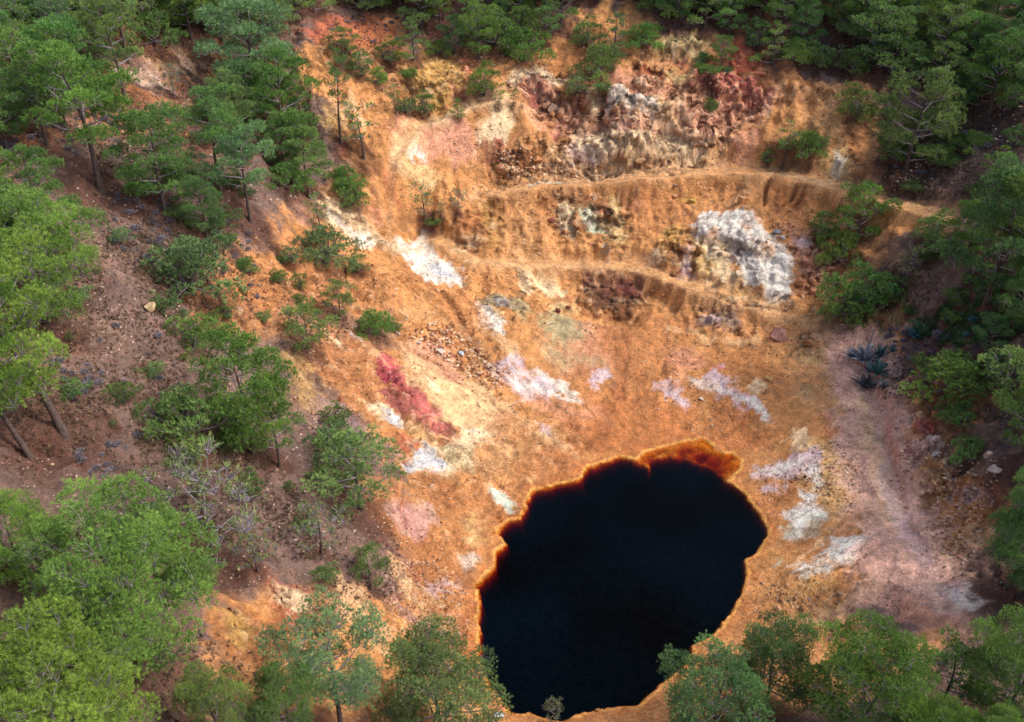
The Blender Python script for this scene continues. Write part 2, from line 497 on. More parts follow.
OD .6 6 : 760 178 810 186 800 215 765 208
OB .6 8 : 540 188 640 185 700 190 690 225 600 222 545 215
GG .3 6 : 740 178 752 178 752 205 742 205
YE .95 2 : 686 193 692 192 697 203 694 206
TN .9 3 : 734 192 746 189 748 200 738 206
BR .6 3 : 550 202 580 200 592 210 575 212
CR .9 3 : 556 206 568 212 580 235 574 240 560 222
GG .8 3 : 572 212 592 216 612 226 604 232 580 224
GW .8 2 : 578 214 604 224 602 228 580 220
BR .6 3 : 600 204 615 204 616 214 604 215
YC .9 3 : 610 196 622 195 624 236 614 242
YC .6 2 : 600 218 612 218 612 228 602 226
MA .5 3 : 630 200 640 200 642 212 632 212
TQ .8 2 : 598 248 606 248 616 256 608 257
TQ .6 3 : 644 250 658 250 656 262 646 262
LV .95 3 : 683 268 688 254 692 254 698 275 690 282
GY .6 3 : 656 256 666 256 664 265 656 264
YE .8 4 : 656 232 680 226 682 245 664 255
DO .6 4 : 660 240 682 242 685 260 672 262
YC .9 6 : 700 240 722 238 730 262 748 278 735 290 715 278 700 262
WH .98 3 : 700 222 712 211 735 210 742 228 722 242 702 236
WH .98 3 : 742 228 762 226 770 242 755 246 745 240
WH .98 3 : 742 250 764 242 780 248 792 266 796 280 790 300 772 302 752 290 742 272
BW .5 4 : 765 250 780 255 792 275 778 290 768 275
GY .5 2 : 722 240 740 236 754 244 742 252 726 252
PL .8 4 : 740 290 775 298 795 302 780 308 750 304
YE .7 4 : 722 280 745 275 758 288 740 294
PK .9 5 : 786 232 822 232 832 262 830 290 805 300 796 268
LV .7 3 : 792 238 815 236 815 250 798 254
OD .8 4 : 792 275 818 280 822 300 798 302
RO .6 3 : 812 236 828 238 828 250 815 248
BR .45 3 : 764 225 785 230 782 238 768 234
TQ .9 2 : 738 301 752 300 774 309 766 312 746 308
GY .7 3 : 698 312 740 308 742 322 720 332 700 324
LV .6 2 : 708 312 720 312 720 322 710 322
BR .6 3 : 800 334 818 336 816 352 798 350
TN .7 3 : 690 292 716 296 722 306 700 306
SO .9 8 : 880 175 905 180 960 195 970 215 930 205 890 190
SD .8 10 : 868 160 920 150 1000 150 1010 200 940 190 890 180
SO .6 12 : 870 250 930 240 960 225 990 240 930 280 880 290
MA .9 3 : 580 270 610 268 642 280 642 302 600 302 582 288
BR .8 3 : 582 294 604 294 640 298 640 310 620 314 598 310
WH .92 5 : 700 222 714 211 738 211 764 226 776 242 796 274 792 300 768 302 744 288 738 262 702 238
L OR .8 3 7 : 712 238 728 252 738 268 742 288
L OR .7 3 6 : 744 226 752 242 770 250
L GY .6 3 5 : 724 240 744 246 760 244
L YE .6 4 10 : 700 262 722 280 744 292
CR .8 4 : 702 244 726 244 742 272 740 292 716 280
L PK .8 6 24 : 556 121 600 121 640 123 690 127
L CR .85 4 14 : 516 78 540 70 556 82
L PL .9 4 18 : 596 101 640 104 680 111 705 115
L WH .8 3 12 : 612 103 652 107
L PK .8 5 22 : 690 118 730 108 765 102
L RD .5 4 12 : 692 88 720 89 765 92
L CR .8 4 14 : 576 133 610 137 642 146
L PL .8 5 20 : 556 159 620 160 690 166
L YC .8 4 14 : 658 47 704 46
L PK .6 5 18 : 640 88 690 97 700 104
L CR .7 4 12 : 640 134 690 140 705 150
L DO .5 5 14 : 622 300 625 340 618 380 605 420 598 450
L OD .6 6 22 : 600 330 640 380 640 430 630 452
L OD .6 6 16 : 690 340 660 380 645 430
L DO .4 4 8 : 540 400 570 430 590 455
L OD .6 6 18 : 520 430 550 450 570 475
L OD .5 5 14 : 430 470 470 510 490 530
L OD .5 5 14 : 410 500 450 550 478 580
L DO .4 4 9 : 400 560 440 600 475 630
L OD .5 5 16 : 820 520 790 540 765 560
L OD .55 6 16 : 840 590 790 605 745 620
L PK .7 8 50 : 852 352 868 400 880 460 895 520 915 575 930 610
L PL .6 5 12 : 846 400 858 460 870 520
L WH .8 4 8 : 800 455 820 480 812 500 800 520 790 530
L WH .8 4 8 : 875 535 850 545 825 558 795 570
L WH .7 4 7 : 505 372 530 385 560 398 578 403
L WH .7 3 6 : 690 378 720 388 750 400 768 415
L LV .5 4 12 : 905 520 925 560 950 600
L WH .6 4 10 : 925 580 950 600 965 615
L BR .4 4 6 : 390 440 430 452 470 470
L DO .5 3 6 : 345 335 385 380 425 432
L LV .35 3 26 : 395 515 425 505
L OD .4 2 3 : 740 182 768 176 790 182 860 196
L TN .85 4 26 : 500 190 538 181 590 182 640 174 700 170 760 171 800 177 860 190 900 203 950 216
L PL .35 2 9 : 560 181 600 181 650 174 700 169
L CR .5 2 7 : 770 174 800 178 830 184
L OB .5 1.5 2.5 : 540 184 590 185 640 177 700 173 760 174 800 180 860 193 900 206
L OB .45 1.5 2.5 : 540 180 590 181 640 173 700 169 760 170 800 176 860 189 900 202
L OB .45 1.5 2.5 : 480 264 520 266 570 266 640 270 700 290 760 308 810 328
L PL .5 1.5 2.5 : 870 400 884 460 899 520 919 570
L PL .5 1.5 2.5 : 862 402 876 462 891 522 911 572
L TQ .95 1.5 3 : 528 182 545 180 565 180
L TN .85 4 24 : 440 240 480 262 520 264 570 264 640 268 700 288 760 306 810 326 850 345
L PL .3 2 8 : 470 262 520 268 580 268 640 272
L PL .85 3 16 : 396 158 402 145 420 127 450 113 486 101 506 95
L TN .7 3 7 : 392 170 390 200 386 240
L PP .85 8 64 : 852 352 868 400 880 460 895 520 915 570
L PL .6 5 14 : 862 400 876 460 892 520
L LV .45 5 12 : 880 470 900 520 925 560
L CI .7 1.5 2 : 712 366 724 369
L PL .8 2 4 : 796 560 816 545 824 535
L DO .5 2 4 : 690 345 740 346 800 360
L CR .8 2 3 : 312 328 330 338 350 350
L WH .8 1.5 3 : 343 329 362 342
"""
# 'height_m size_m feather_px : outline' : broken rock
ROCKY = """
.7 1.7 5 : 510 80 545 66 600 80 660 90 690 70 765 75 768 110 730 135 690 160 560 178 490 175 500 150 560 130 560 110 520 100
.8 1.6 4 : 570 92 620 90 680 110 675 122 570 114
.8 1.5 4 : 570 126 650 130 700 136 760 104 755 120 700 150 640 158 575 150
.8 1.5 3 : 632 60 672 62 672 88 634 88
.6 1.4 4 : 655 38 705 36 700 56 660 56
.6 1.2 3 : 690 74 764 76 764 98 695 94
.3 1.4 5 : 722 50 765 46 765 72 725 74
.3 1.5 3 : 698 222 714 209 738 209 770 226 798 280 795 305 760 300 700 275 690 250
.6 1.3 4 : 780 230 832 232 834 300 800 306 795 268
.6 1.2 4 : 656 228 700 226 700 262 660 266
.45 1.0 3 : 576 266 642 268 644 312 580 314
.5 1 3 : 696 308 745 306 742 330 700 328
.5 1 3 : 795 332 820 334 818 352 796 352
.5 1.2 4 : 546 198 620 196 640 214 620 240 560 240
.22 1.3 4 : 396 240 430 230 465 275 440 288 410 280
.5 1.2 4 : 450 205 502 200 505 250 460 252
.45 1 4 : 478 290 540 295 540 325 510 350 480 345
.35 1 5 : 440 330 500 345 520 385 470 370
.5 1.2 4 : 262 565 310 590 310 622 280 615
.5 1.2 5 : 228 605 290 625 330 660 230 660
.5 1.3 4 : 305 192 345 192 400 250 340 228
.4 1.2 5 : 380 60 475 52 475 110 390 115
.45 1.4 5 : 190 270 250 260 380 280 400 340 330 330 200 320
.4 1 5 : 300 350 350 330 400 420 350 430
.4 1.1 4 : 365 350 400 350 455 440 400 440
.4 1.1 5 : 400 435 530 440 530 510 440 530 400 480
.7 1.2 3 : 914 405 945 420 945 460 916 458
.6 1 4 : 922 460 955 460 955 492 920 490
.4 1.2 4 : 860 306 910 300 908 328 865 328
.3 1.0 5 : 925 560 1000 540 1010 590 960 590
.35 1.0 6 : 765 575 880 560 880 640 770 640
.5 1.2 4 : 845 140 900 165 900 192 840 185
.35 1.1 6 : 385 540 478 540 478 640 380 640
.25 1.0 6 : 520 420 590 430 590 480 520 500
"""
# rock ledges: drop_m reach_m : line of the brink, higher ground on its left
LEDGE = """
2.6 2.6 : 508 84 530 80 548 94 575 105 600 109 640 111 670 118 700 121 728 118 745 108
2.4 2.2 : 572 142 600 148 630 154 662 160 690 158
2.6 2.2 : 688 92 720 94 745 96 768 98
1.6 2 : 652 50 690 53 706 47
1.6 1.6 : 630 86 650 90 672 86
1.8 2 : 486 166 520 170 562 167
2.0 1.8 : 574 302 606 314 644 308
1.2 1.5 : 694 328 720 331 746 326
1.6 1.6 : 546 212 575 224 600 218 624 226
1.8 1.8 : 664 262 690 258 702 262
2.0 2 : 698 286 740 300 768 306 796 303
1.4 1.6 : 700 238 722 246 756 250 775 256
1.5 1.5 : 912 462 932 456 944 444
1.4 1.5 : 918 494 940 490 956 482
2.0 2.2 : 380 92 420 86 474 80
1.8 2.2 : 312 58 350 62 398 58
1.3 1.5 : 450 252 480 240 506 214
1.3 1.6 : 238 335 250 306 205 290
1.2 1.5 : 332 412 300 372 268 350
1.4 1.4 : 308 620 290 600 262 574
1.5 1.6 : 330 668 270 640 225 606
1.1 1.4 : 384 378 376 366 368 356
.9 1.2 : 440 446 400 440 392 432
1.0 1.4 : 410 540 396 500 388 480
1.1 1.4 : 540 318 510 300 478 292
.8 1.2 : 770 600 800 606 850 596
1.0 1.4 : 796 352 818 354 824 340
.9 1.2 : 500 372 470 350 430 322
1.5 1.6 : 840 186 870 184 902 192
1.4 2 : 765 98 800 92 850 94
1.0 1.4 : 576 80 560 78 545 66
"""
def parse(txt):
    for ln in txt.strip().split('\n'):
        h, p = ln.split(':')
        yield h.split(), poly(p)

def px_world(pl):
    V, dep = [], []
    for a, b in pl:
        p, t = hit(a, b)
        V.append(p[:2]); dep.append(t)
    return np.array(V), float(np.mean(dep))

def cover(P, V, f, nz, closed=True, width=0.0):
    """0..1 cover of an outline with ragged edge (f metres) at points P"""
    m = f * 2 + width + 0.5
    lo, hi = V.min(0) - m, V.max(0) + m
    k = np.nonzero((P[:, 0] > lo[0]) & (P[:, 0] < hi[0]) & (P[:, 1] > lo[1]) & (P[:, 1] < hi[1]))[0]
    if len(k) == 0: return k, None
    s = sdf(P[k], V, closed)
    if not closed: s = s + width
    return k, sstep(-f, f, s + nz[k] * f * 1.6)

def shore(P2, P3):
    """signed distance to the water's edge (positive in the lake) for points near it"""
    d = np.full(len(P2), -99.0)
    lo, hi = LAKE.min(0) - 14, LAKE.max(0) + 14
    k = np.nonzero((P2[:, 0] > lo[0]) & (P2[:, 0] < hi[0]) & (P2[:, 1] > lo[1]) & (P2[:, 1] < hi[1]))[0]
    q = P2[k] + np.stack([fbm(P3[k], 0.9, 3, 5), fbm(P3[k], 0.9, 3, 6)], 1) * 0.28 + np.stack([fbm(P3[k], .35, 3, 15), fbm(P3[k], .35, 3, 16)], 1) * .13
    d[k] = sdf(q, LAKE)
    sh = np.full(len(P2), -99.0)
    sh[k] = sdf(q + np.stack([fbm(P3[k], 1.5, 3, 51), fbm(P3[k], 1.5, 3, 61)], 1) * 0.35, SHELF)
    return d, sh

# rills: water running down the land, traced on the raster
print('base', time.time() - T0)
_rx, _ry = np.meshgrid(RX0 + RS * np.arange(RNX), RY0 + RS * np.arange(RNY))
_rp = np.stack([_rx.ravel(), _ry.ravel(), BASE.ravel()], 1)
_rough = BASE + (fbm(_rp, 9, 3, 3) * 0.9 + fbm(_rp, 2.2, 2, 9) * 0.28).reshape(BASE.shape)
_gy2, _gx2 = np.gradient(_rough, RS)
rng = np.random.default_rng(7)
pp = np.stack([rng.uniform(-60, 58, 90000), rng.uniform(18, 140, 90000)], 1)
ACC = np.zeros(RNX * RNY)
vel = np.zeros_like(pp)
for st in range(130):
    g = np.stack([bil(_gx2, pp[:, 0], pp[:, 1]), bil(_gy2, pp[:, 0], pp[:, 1])], 1)
    vel = vel * 0.55 - g
    sp = np.sqrt((vel ** 2).sum(1)) + 1e-6
    pp = pp + vel / sp[:, None] * np.minimum(0.26, sp * 2)[:, None]
    ix = np.clip(((pp[:, 0] - RX0) / RS + .5).astype(int), 0, RNX - 1); iy = np.clip(((pp[:, 1] - RY0) / RS + .5).astype(int), 0, RNY - 1)
    ACC += np.bincount(iy * RNX + ix, minlength=RNX * RNY)
ACC = ACC.reshape(RNY, RNX)
def blur(a):
    a = (np.roll(a, 1, 0) + 2 * a + np.roll(a, -1, 0)) / 4
    return (np.roll(a, 1, 1) + 2 * a + np.roll(a, -1, 1)) / 4
RILL = np.clip(np.log1p(blur(ACC)) - 3.4, 0, 2.6) / 2.6
RILLS = blur(RILL)
# streaks of washed sediment: noise drawn out along the fall of the land
_wn = rng.uniform(-1, 1, BASE.shape)
_wn2 = blur(blur(blur(blur(rng.uniform(-1, 1, BASE.shape))))) * 5
q = np.stack([_rx.ravel(), _ry.ravel()], 1)
vel = np.zeros_like(q)
STREAK = np.zeros(len(q)); STREAK2 = np.zeros(len(q))
_sx, _sy = blur(_gx2), blur(_gy2)
for st in range(26):
    g = np.stack([bil(_sx, q[:, 0], q[:, 1]), bil(_sy, q[:, 0], q[:, 1])], 1)
    vel = vel * .5 - g
    q = q + vel / (np.sqrt((vel ** 2).sum(1)) + 1e-4)[:, None] * .24
    STREAK += bil(_wn, q[:, 0], q[:, 1]); STREAK2 += bil(_wn2, q[:, 0], q[:, 1])
STREAK = (STREAK / STREAK.std()).reshape(BASE.shape); STREAK2 = (STREAK2 / STREAK2.std()).reshape(BASE.shape)
print('rills', time.time() - T0)

# gullies one can see in the photograph: width_px depth_m : course
GULLY = """
3 .5 : 783 160 772 178 766 190 763 206
3 .45 : 797 186 790 198 782 206
3 .4 : 804 188 800 200 792 206
3 .35 : 590 333 612 330 622 345 628 362 620 380 622 400
3 .3 : 690 345 740 345 790 355
3 .35 : 540 430 550 440 560 455 562 470
3 .3 : 382 285 400 300 420 310 450 322 470 345
3 .3 : 345 330 380 370 410 430 430 445
3 .35 : 440 440 470 455 500 480 520 498
3 .3 : 662 342 665 360 655 375
3 .3 : 420 490 445 510 470 540
4 .4 : 280 345 300 360 330 385 350 410
3 .45 : 384 286 402 302 430 307 455 326 472 348 506 382
2.5 .4 : 404 346 440 366 462 387 490 396 502 412
2 .3 : 622 345 630 365 622 385 615 402 600 426 588 452
1.8 .25 : 664 340 669 360 656 378 640 396 626 412
1.8 .25 : 560 388 585 408 600 426
2.2 .35 : 500 438 530 454 550 472
1.8 .25 : 575 432 600 440 606 455
2 .3 : 744 448 780 432 810 422 842 406
2 .25 : 745 470 775 474 802 478
2 .3 : 770 600 800 585 840 575 880 545
2.5 .35 : 392 450 420 470 455 490 490 505
2.5 .35 : 415 560 445 590 478 610
2.5 .35 : 395 585 430 612 470 640
2 .3 : 520 330 545 345 600 345 620 340
2.5 .4 : 335 345 372 352 392 378 420 415
2 .3 : 700 400 730 410 755 425 775 428
2 .3 : 510 405 540 415 575 430
"""

def land(x, y, grid=None):
    """height, colour and displaced position of the land at x, y"""
    n = len(x)
    z = tps(x, y)
    far = np.maximum(np.abs(x), np.abs(y - 60))
    P = np.stack([x, y, z], 1)
    # hills far out
    z = z + sstep(120, 320, far) * fbm(P, 130, 3, 40) * 14
    near = far < 100
    e = 0.05
    h1 = bil(BASE, x + .25, y); h0 = bil(BASE, x - .25, y); h3 = bil(BASE, x, y + .25); h2 = bil(BASE, x, y - .25)
    N = np.stack([-(h1 - h0) * 2, -(h3 - h2) * 2, np.ones(n)], 1)
    N[~near] = (0, 0, 1)
    steep = np.sqrt(N[:, 0] ** 2 + N[:, 1] ** 2)
    N /= np.sqrt((N ** 2).sum(1))[:, None]
    P2 = P[:, :2]
    warp = np.stack([fbm(P, 3.0, 3, 21), fbm(P, 3.0, 3, 22)], 1) * 0.9
    down2 = N[:, :2] / (np.sqrt((N[:, :2] ** 2).sum(1)) + .05)[:, None]
    stk = np.clip(bil(STREAK, x, y), -2, 2) * near; stk2 = np.clip(bil(STREAK2, x, y), -2, 2) * near
    Q2 = P2 + warp - down2 * (stk2 * .5 + stk * .12)[:, None] + np.stack([fbm(P, .5, 2, 23), fbm(P, .5, 2, 24)], 1) * .5
    nz = fbm(P, 1.6, 5, 31, .7) * 1.25
    nz2 = fbm(P, 6, 4, 33, .55)
    # --- shape
    sl = np.clip(steep * 1.5 + .1, 0, 1)
    disp = fbm(P, 7, 3, 1) * 0.9 * sl + (ridged(P + np.c_[-down2 * (stk2 * .4)[:, None], np.zeros(n)], 3.2, 4, 2) - .5) * 0.95 * sl + fbm(P, 1.2, 4, 4) * 0.10
    rock = np.zeros(n); rsize = np.full(n, 1.3)
    for h, pl in parse(ROCKY):
        V, dep = px_world(pl)
        k, c = cover(Q2, V, float(h[2]) * dep / FPX, nz)
        if c is None: continue
        a = c * float(h[0])
        rsize[k] = np.where(a > rock[k], float(h[1]), rsize[k])
        rock[k] = np.maximum(rock[k], a)
    rkm = np.clip(rock * 1.6, 0, 1)[:, None]
    Q2 = P2 + warp * (1 - .45 * rkm) - down2 * (stk2 * .5 + stk * .12)[:, None] * (1 - .85 * rkm) + np.stack([fbm(P, .5, 2, 23), fbm(P, .5, 2, 24)], 1) * .5
    rkf = 1 - .8 * rkm[:, 0]
    k = np.nonzero(rock > 0.01)[0]
    Pk = P[k] + np.stack([fbm(P[k], 1.1, 2, 71), fbm(P[k], 1.1, 2, 72), fbm(P[k], 1.1, 2, 73)], 1) * 0.35
    Pk = Pk * np.array([1, 1, 1.25])
    f1, f2, cid = worley(Pk, 1.35, 5)
    g1, g2, cid2 = worley(Pk + 3.3, 0.55, 9)
    rr = ridged(P[k], 2.6, 4, 77)
    def facet(c, sc):
        a, b_, d_ = np.modf(c * 37.7)[0] - .5, np.modf(c * 91.3)[0] - .5, np.modf(c * 157.9)[0] - .5
        return (Pk * np.stack([a, b_, d_], 1)).sum(1) / sc
    def tri(v): return np.abs(np.modf(np.abs(v))[0] - .5) * 2
    bl = tri(facet(cid, 1.35) * 1.3 + cid) * .75 + (cid - .5) * .45 + tri(facet(cid2, .55) + cid2) * .26 + (rr - .45) * .7 - np.clip(1 - (f2 - f1) * 5, 0, 1) * .22
    bl = bl + .28 * np.clip(np.sin((P[k, 2] + fbm(P[k], 4, 2, 74) * 1.2) * 4.2) * 2, -1, 1)
    rockd = np.zeros(n); rockd[k] = rock[k] * bl
    crack = np.zeros(n); crack[k] = np.clip(rock[k] * 1.6, 0, 1) * (1 - np.minimum((f2 - f1) * 5, 1)) * .8
    blockid = np.zeros(n); blockid[k] = (cid * .6 + cid2 * .4) - .5
    disp = disp + rockd * 0.5
    ril = bil(RILL, x, y) * near; rils = bil(RILLS, x, y) * near
    disp = disp - rkf * ril * (0.10 + 0.32 * np.clip(steep, 0, 1)) - rkf * stk2 * (.02 + .15 * np.clip(steep * 1.5, 0, 1)) - stk * .008
    gul = np.zeros(n)
    for h, pl in parse(GULLY):
        V, dep = px_world(pl)
        w = float(h[0]) * dep / FPX
        k, c = cover(P2 + warp * .3, V, w * .6, nz * .3, False, w * .35)
        if c is None: continue
        gul[k] = np.maximum(gul[k], c * float(h[1]))
    disp = disp - gul * 1.9 * np.clip(steep * 2.2, .35, 1)
    led = np.zeros(n); ledf = np.zeros(n)
    QL = P2 + warp * .8 + np.stack([fbm(P, 1.6, 3, 91), fbm(P, 1.6, 3, 92)], 1) * .45
    for h, pl in parse(LEDGE):
        V, dep = px_world(pl)
        hh, re = float(h[0]), float(h[1])
        m = re * 3.5
        lo, hi = V.min(0) - m, V.max(0) + m
        k = np.nonzero((P2[:, 0] > lo[0]) & (P2[:, 0] < hi[0]) & (P2[:, 1] > lo[1]) & (P2[:, 1] < hi[1]))[0]
        if len(k) == 0: continue
        best = np.full(len(k), 1e9); side = np.ones(len(k)); endf = np.ones(len(k))
        ns = len(V) - 1
        for i in range(ns):
            a, b = V[i], V[i + 1]; ev = b - a; w = QL[k] - a
            tt = (w @ ev) / max(ev @ ev, 1e-9); t = np.clip(tt, 0, 1)
            dd = np.sqrt(((w - t[:, None] * ev) ** 2).sum(1))
            sg = np.sign(ev[0] * w[:, 1] - ev[1] * w[:, 0])
            cl = dd < best
            best = np.where(cl, dd, best); side = np.where(cl, sg, side)
            pos = (i + t) / ns
            endf = np.where(cl, np.clip(np.minimum(pos, 1 - pos) * 6, 0, 1), endf)
        hv = hh * endf * (.8 + .5 * nz[k])
        prof = np.where(side > 0, .42 * np.exp(-(best / re) ** 2), -.58 * np.exp(-(best / (re * 1.25)) ** 2)) * np.tanh(best / .45)
        led[k] += hv * prof
        ledf[k] = np.maximum(ledf[k], endf * np.exp(-(best / (.35 * re)) ** 2) * min(1, hh / 1.6))
    rk2 = np.clip(ledf, 0, 1)
    P = np.stack([x, y, z + led * 1.2], 1)
    rkm = np.maximum(rkm[:, 0], rk2)[:, None]
    nz = fbm(P, 1.6, 5, 31, .7) * 1.25
    Q2 = P2 + warp * (1 - .45 * rkm) - down2 * (stk2 * .5 + stk * .12)[:, None] * (1 - .85 * rkm) + np.stack([fbm(P, .5, 2, 23), fbm(P, .5, 2, 24)], 1) * .5
    disp = disp + (ridged(P, .9, 4, 14) - .45) * .36 * (.25 + .75 * sl)
    # tipped earth lies smooth
    for pl in ("388 112 470 104 515 104 522 142 484 160 440 182 392 240 380 170", "402 240 432 232 462 268 460 282 436 286 408 264"):
        V, dep = px_world(poly(pl))
        k, c = cover(P2, V, .9, nz * .3)
        disp[k] *= 1 - .82 * c; led[k] *= 1 - .6 * c
    # the tracks are graded smooth
    road = np.zeros(n)
    for w, pl in ((30, "500 190 538 181 590 182 640 174 700 170 760 171 800 177 860 190 900 203 950 216"), (24, "440 240 480 262 520 264 570 264 640 268 700 288 760 306 810 326 850 345 866 400 880 460 895 520 915 570"), (15, "390 240 389 200 396 158 420 128 450 114 486 102 506 96")):
        V, dep = px_world(poly(pl))
        k, c = cover(P2 + warp * .25, V, 0.5, nz * .3, False, w * dep / FPX * .5)
        road[k] = np.maximum(road[k], c)
        kk = k[c > .001]; zc = np.zeros(len(kk)); bd = np.full(len(kk), 1e9)
        for i in range(len(V) - 1):
            a, b = V[i], V[i + 1]; ev = b - a; w2 = P2[kk] - a
            t = np.clip((w2 @ ev) / max(ev @ ev, 1e-9), 0, 1)
            q = a + t[:, None] * ev
            dd = ((P2[kk] - q) ** 2).sum(1)
            zq = bil(BASE, np.array([a[0], b[0]]), np.array([a[1], b[1]]))
            zc = np.where(dd < bd, zq[0] * (1 - t) + zq[1] * t, zc); bd = np.minimum(bd, dd)
        z[kk] = z[kk] + (zc - z[kk]) * c[c > .001]
    disp = disp * (1 - road * .8)
    led = led * (1 - road * .7)
    d, sh = shore(P2, P)
    wet = sstep(9, 0.5, -d)                       # 1 at the water's edge
    disp = disp * (1 - wet * .75)
    out = np.minimum(-d, 30)
    zs = 0.03 + 0.16 * np.maximum(out, 0) + 0.02 * np.maximum(out, 0) ** 2
    zb = np.where(d > -98, zs * (1 - sstep(1, 9, out)) + np.maximum(z, zs * .6) * sstep(1, 9, out), z)
    deep = np.clip(d, 0, 9)
    zin = -0.02 - 0.9 * deep - 5.0 * np.maximum(deep - .14, 0)
    shal = sstep(-0.9, 0.6, sh)
    zin = zin * (1 - shal) + np.maximum(zin, -0.06 - np.clip(.10 + fbm(P, 1.3, 3, 48) * .30, 0, .5) * np.clip(deep, 0, 2)) * shal
    zin = np.maximum(zin, -6)
    inside = d > 0
    z = np.where(inside, zin + fbm(P, .8, 2, 8) * .05 * sstep(0, .8, d), zb)
    disp = np.where(inside, 0, disp * sstep(0, 1.0, np.where(d > -98, out, 30)) )
    V3 = np.stack([x, y, z], 1) + N * disp[:, None]
    V3[:, 2] += np.where(inside, 0, led)
    V3[:, 2] = np.where((d > -98) & ~inside, np.maximum(V3[:, 2], 0.02), V3[:, 2])
    if grid is not None:
        G = V3.reshape(grid[1], grid[0], 3)
        du = np.gradient(G, axis=1); dv = np.gradient(G, axis=0)
        N2 = np.cross(du, dv).reshape(-1, 3); N2 /= np.sqrt((N2 ** 2).sum(1))[:, None] + 1e-12
        m = np.clip(rock * 1.4 + rk2 * .9, 0, 1.1) * np.where(inside, 0, 1)
        k2 = np.nonzero(m > .02)[0]
        Pq = V3[k2] + np.stack([fbm(V3[k2], .9, 2, 171), fbm(V3[k2], .9, 2, 172), fbm(V3[k2], .9, 2, 173)], 1) * .3
        a1, a2, ci = worley(Pq * np.array([1, 1, 1.5]), 1.1, 105)
        b1, b2, cj = worley(Pq, .5, 109)
        d2 = (ci - .5) * .42 + (cj - .5) * .2 - np.clip(1 - (a2 - a1) * 6, 0, 1) * .16 - np.clip(1 - (b2 - b1) * 6, 0, 1) * .06 + (ridged(V3[k2], 1.4, 4, 177) - .45) * .5
        V3[k2] += N2[k2] * (d2 * m[k2])[:, None]
        crack[k2] = np.maximum(crack[k2], m[k2] * np.maximum(np.clip(1 - (a2 - a1) * 7, 0, 1), np.clip(1 - (b2 - b1) * 7, 0, 1) * .5))
        blockid[k2] = (ci * .55 + cj * .45) - .5
        rock = np.maximum(rock, rk2 * .6)
    # --- colour
    C = np.empty((n, 3)); C[:] = lin(PAL['SO'])
    def mix(k, c, a):
        a = a[:, None]
        C[k] = C[k] * (1 - a) + c * a
    al = np.arange(n)
    mix(al, lin((146, 112, 92)), sstep(-.1, .5, nz2) * .6)
    mix(al, lin((98, 78, 74)), sstep(.1, .5, fbm(P, 3.2, 4, 35)) * .7)
    mix(al, lin((160, 108, 80)), sstep(.25, .6, fbm(P, 1.1, 3, 36)) * .35)
    first = True
    salt = fbm(P - np.c_[down2 * (stk2 * .6)[:, None], np.zeros(n)], .9, 5, 49, .7)
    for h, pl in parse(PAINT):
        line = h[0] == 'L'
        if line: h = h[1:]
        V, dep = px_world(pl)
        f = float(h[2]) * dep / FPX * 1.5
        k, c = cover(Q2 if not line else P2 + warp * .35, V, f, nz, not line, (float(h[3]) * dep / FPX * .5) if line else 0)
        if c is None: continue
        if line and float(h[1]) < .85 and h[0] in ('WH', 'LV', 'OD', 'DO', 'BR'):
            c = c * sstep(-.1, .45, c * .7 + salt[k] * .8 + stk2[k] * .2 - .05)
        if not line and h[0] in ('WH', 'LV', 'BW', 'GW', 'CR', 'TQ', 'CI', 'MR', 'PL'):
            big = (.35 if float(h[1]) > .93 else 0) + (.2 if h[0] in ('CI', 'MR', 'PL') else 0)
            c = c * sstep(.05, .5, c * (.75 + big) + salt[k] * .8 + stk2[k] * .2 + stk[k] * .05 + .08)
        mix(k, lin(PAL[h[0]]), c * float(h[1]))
        if first:
            first = False
            b = np.zeros(n); b[k] = c
            bare = b
            mix(al, lin(PAL['OD']), b * sstep(.05, .5, nz2) * .5)
            mix(al, lin(PAL['PL']), b * sstep(.15, .6, fbm(P, 2.5, 4, 37)) * .35)
            mix(al, lin(PAL['PK']), b * sstep(.12, .5, fbm(P, 5, 4, 38)) * .4)
            mix(al, lin(PAL['OB']), b * sstep(.1, .5, fbm(P, 1.2, 4, 39)) * .5)
            mix(al, lin(PAL['PL']), b * sstep(.5, 1.9, stk2 + nz2) * .45)
            mix(al, lin(PAL['OD']), b * sstep(.2, 1.7, -stk2 - nz2) * .75)
    # blocks differ from their neighbours, joints hold dark dirt, rills hold washed sediment
    rk = np.clip(rock * 1.5, 0, 1)
    C *= (1 + blockid * 1.0 * rk)[:, None]
    mix(al, lin(PAL['CR']), rk * sstep(.18, .42, blockid) * .45)
    mix(al, lin(PAL['DO']), rk * sstep(.2, .42, -blockid) * .3)
    mix(al, lin(PAL['BR']), crack * .42)
    mix(al, lin(PAL['BR']), rk2 * sstep(0, .4, fbm(P, 1.4, 4, 93)) * .3)
    mix(al, lin(PAL['CR']), rk2 * sstep(.1, .5, fbm(P, 1.1, 4, 94)) * .5)
    mix(al, lin(PAL['MA']), rk2 * sstep(.15, .5, fbm(P, 1.6, 4, 95)) * .45)
    mix(al, lin(PAL['CR']), bare * (1 - rk) * sstep(.2, .9, rils) * .22)
    mix(al, lin(PAL['DO']), np.clip(gul * 1.6, 0, 1) * (.25 + .4 * sstep(-.2, .4, nz)))
    mix(al, lin(PAL['DO']), bare * (1 - road) * sstep(.5, .85, ril + nz * .12) * .5)
    mix(al, lin(PAL['CR']), bare * (1 - rk) * sstep(.9, 2.2, stk * .6 + stk2 * .5 + fbm(P, 8, 3, 45) * 1.6) * .45)
    mix(al, lin(PAL['LV']), bare * (1 - rk) * sstep(1, 2.2, stk2 + fbm(P, 5, 3, 46) * 1.6) * .3)
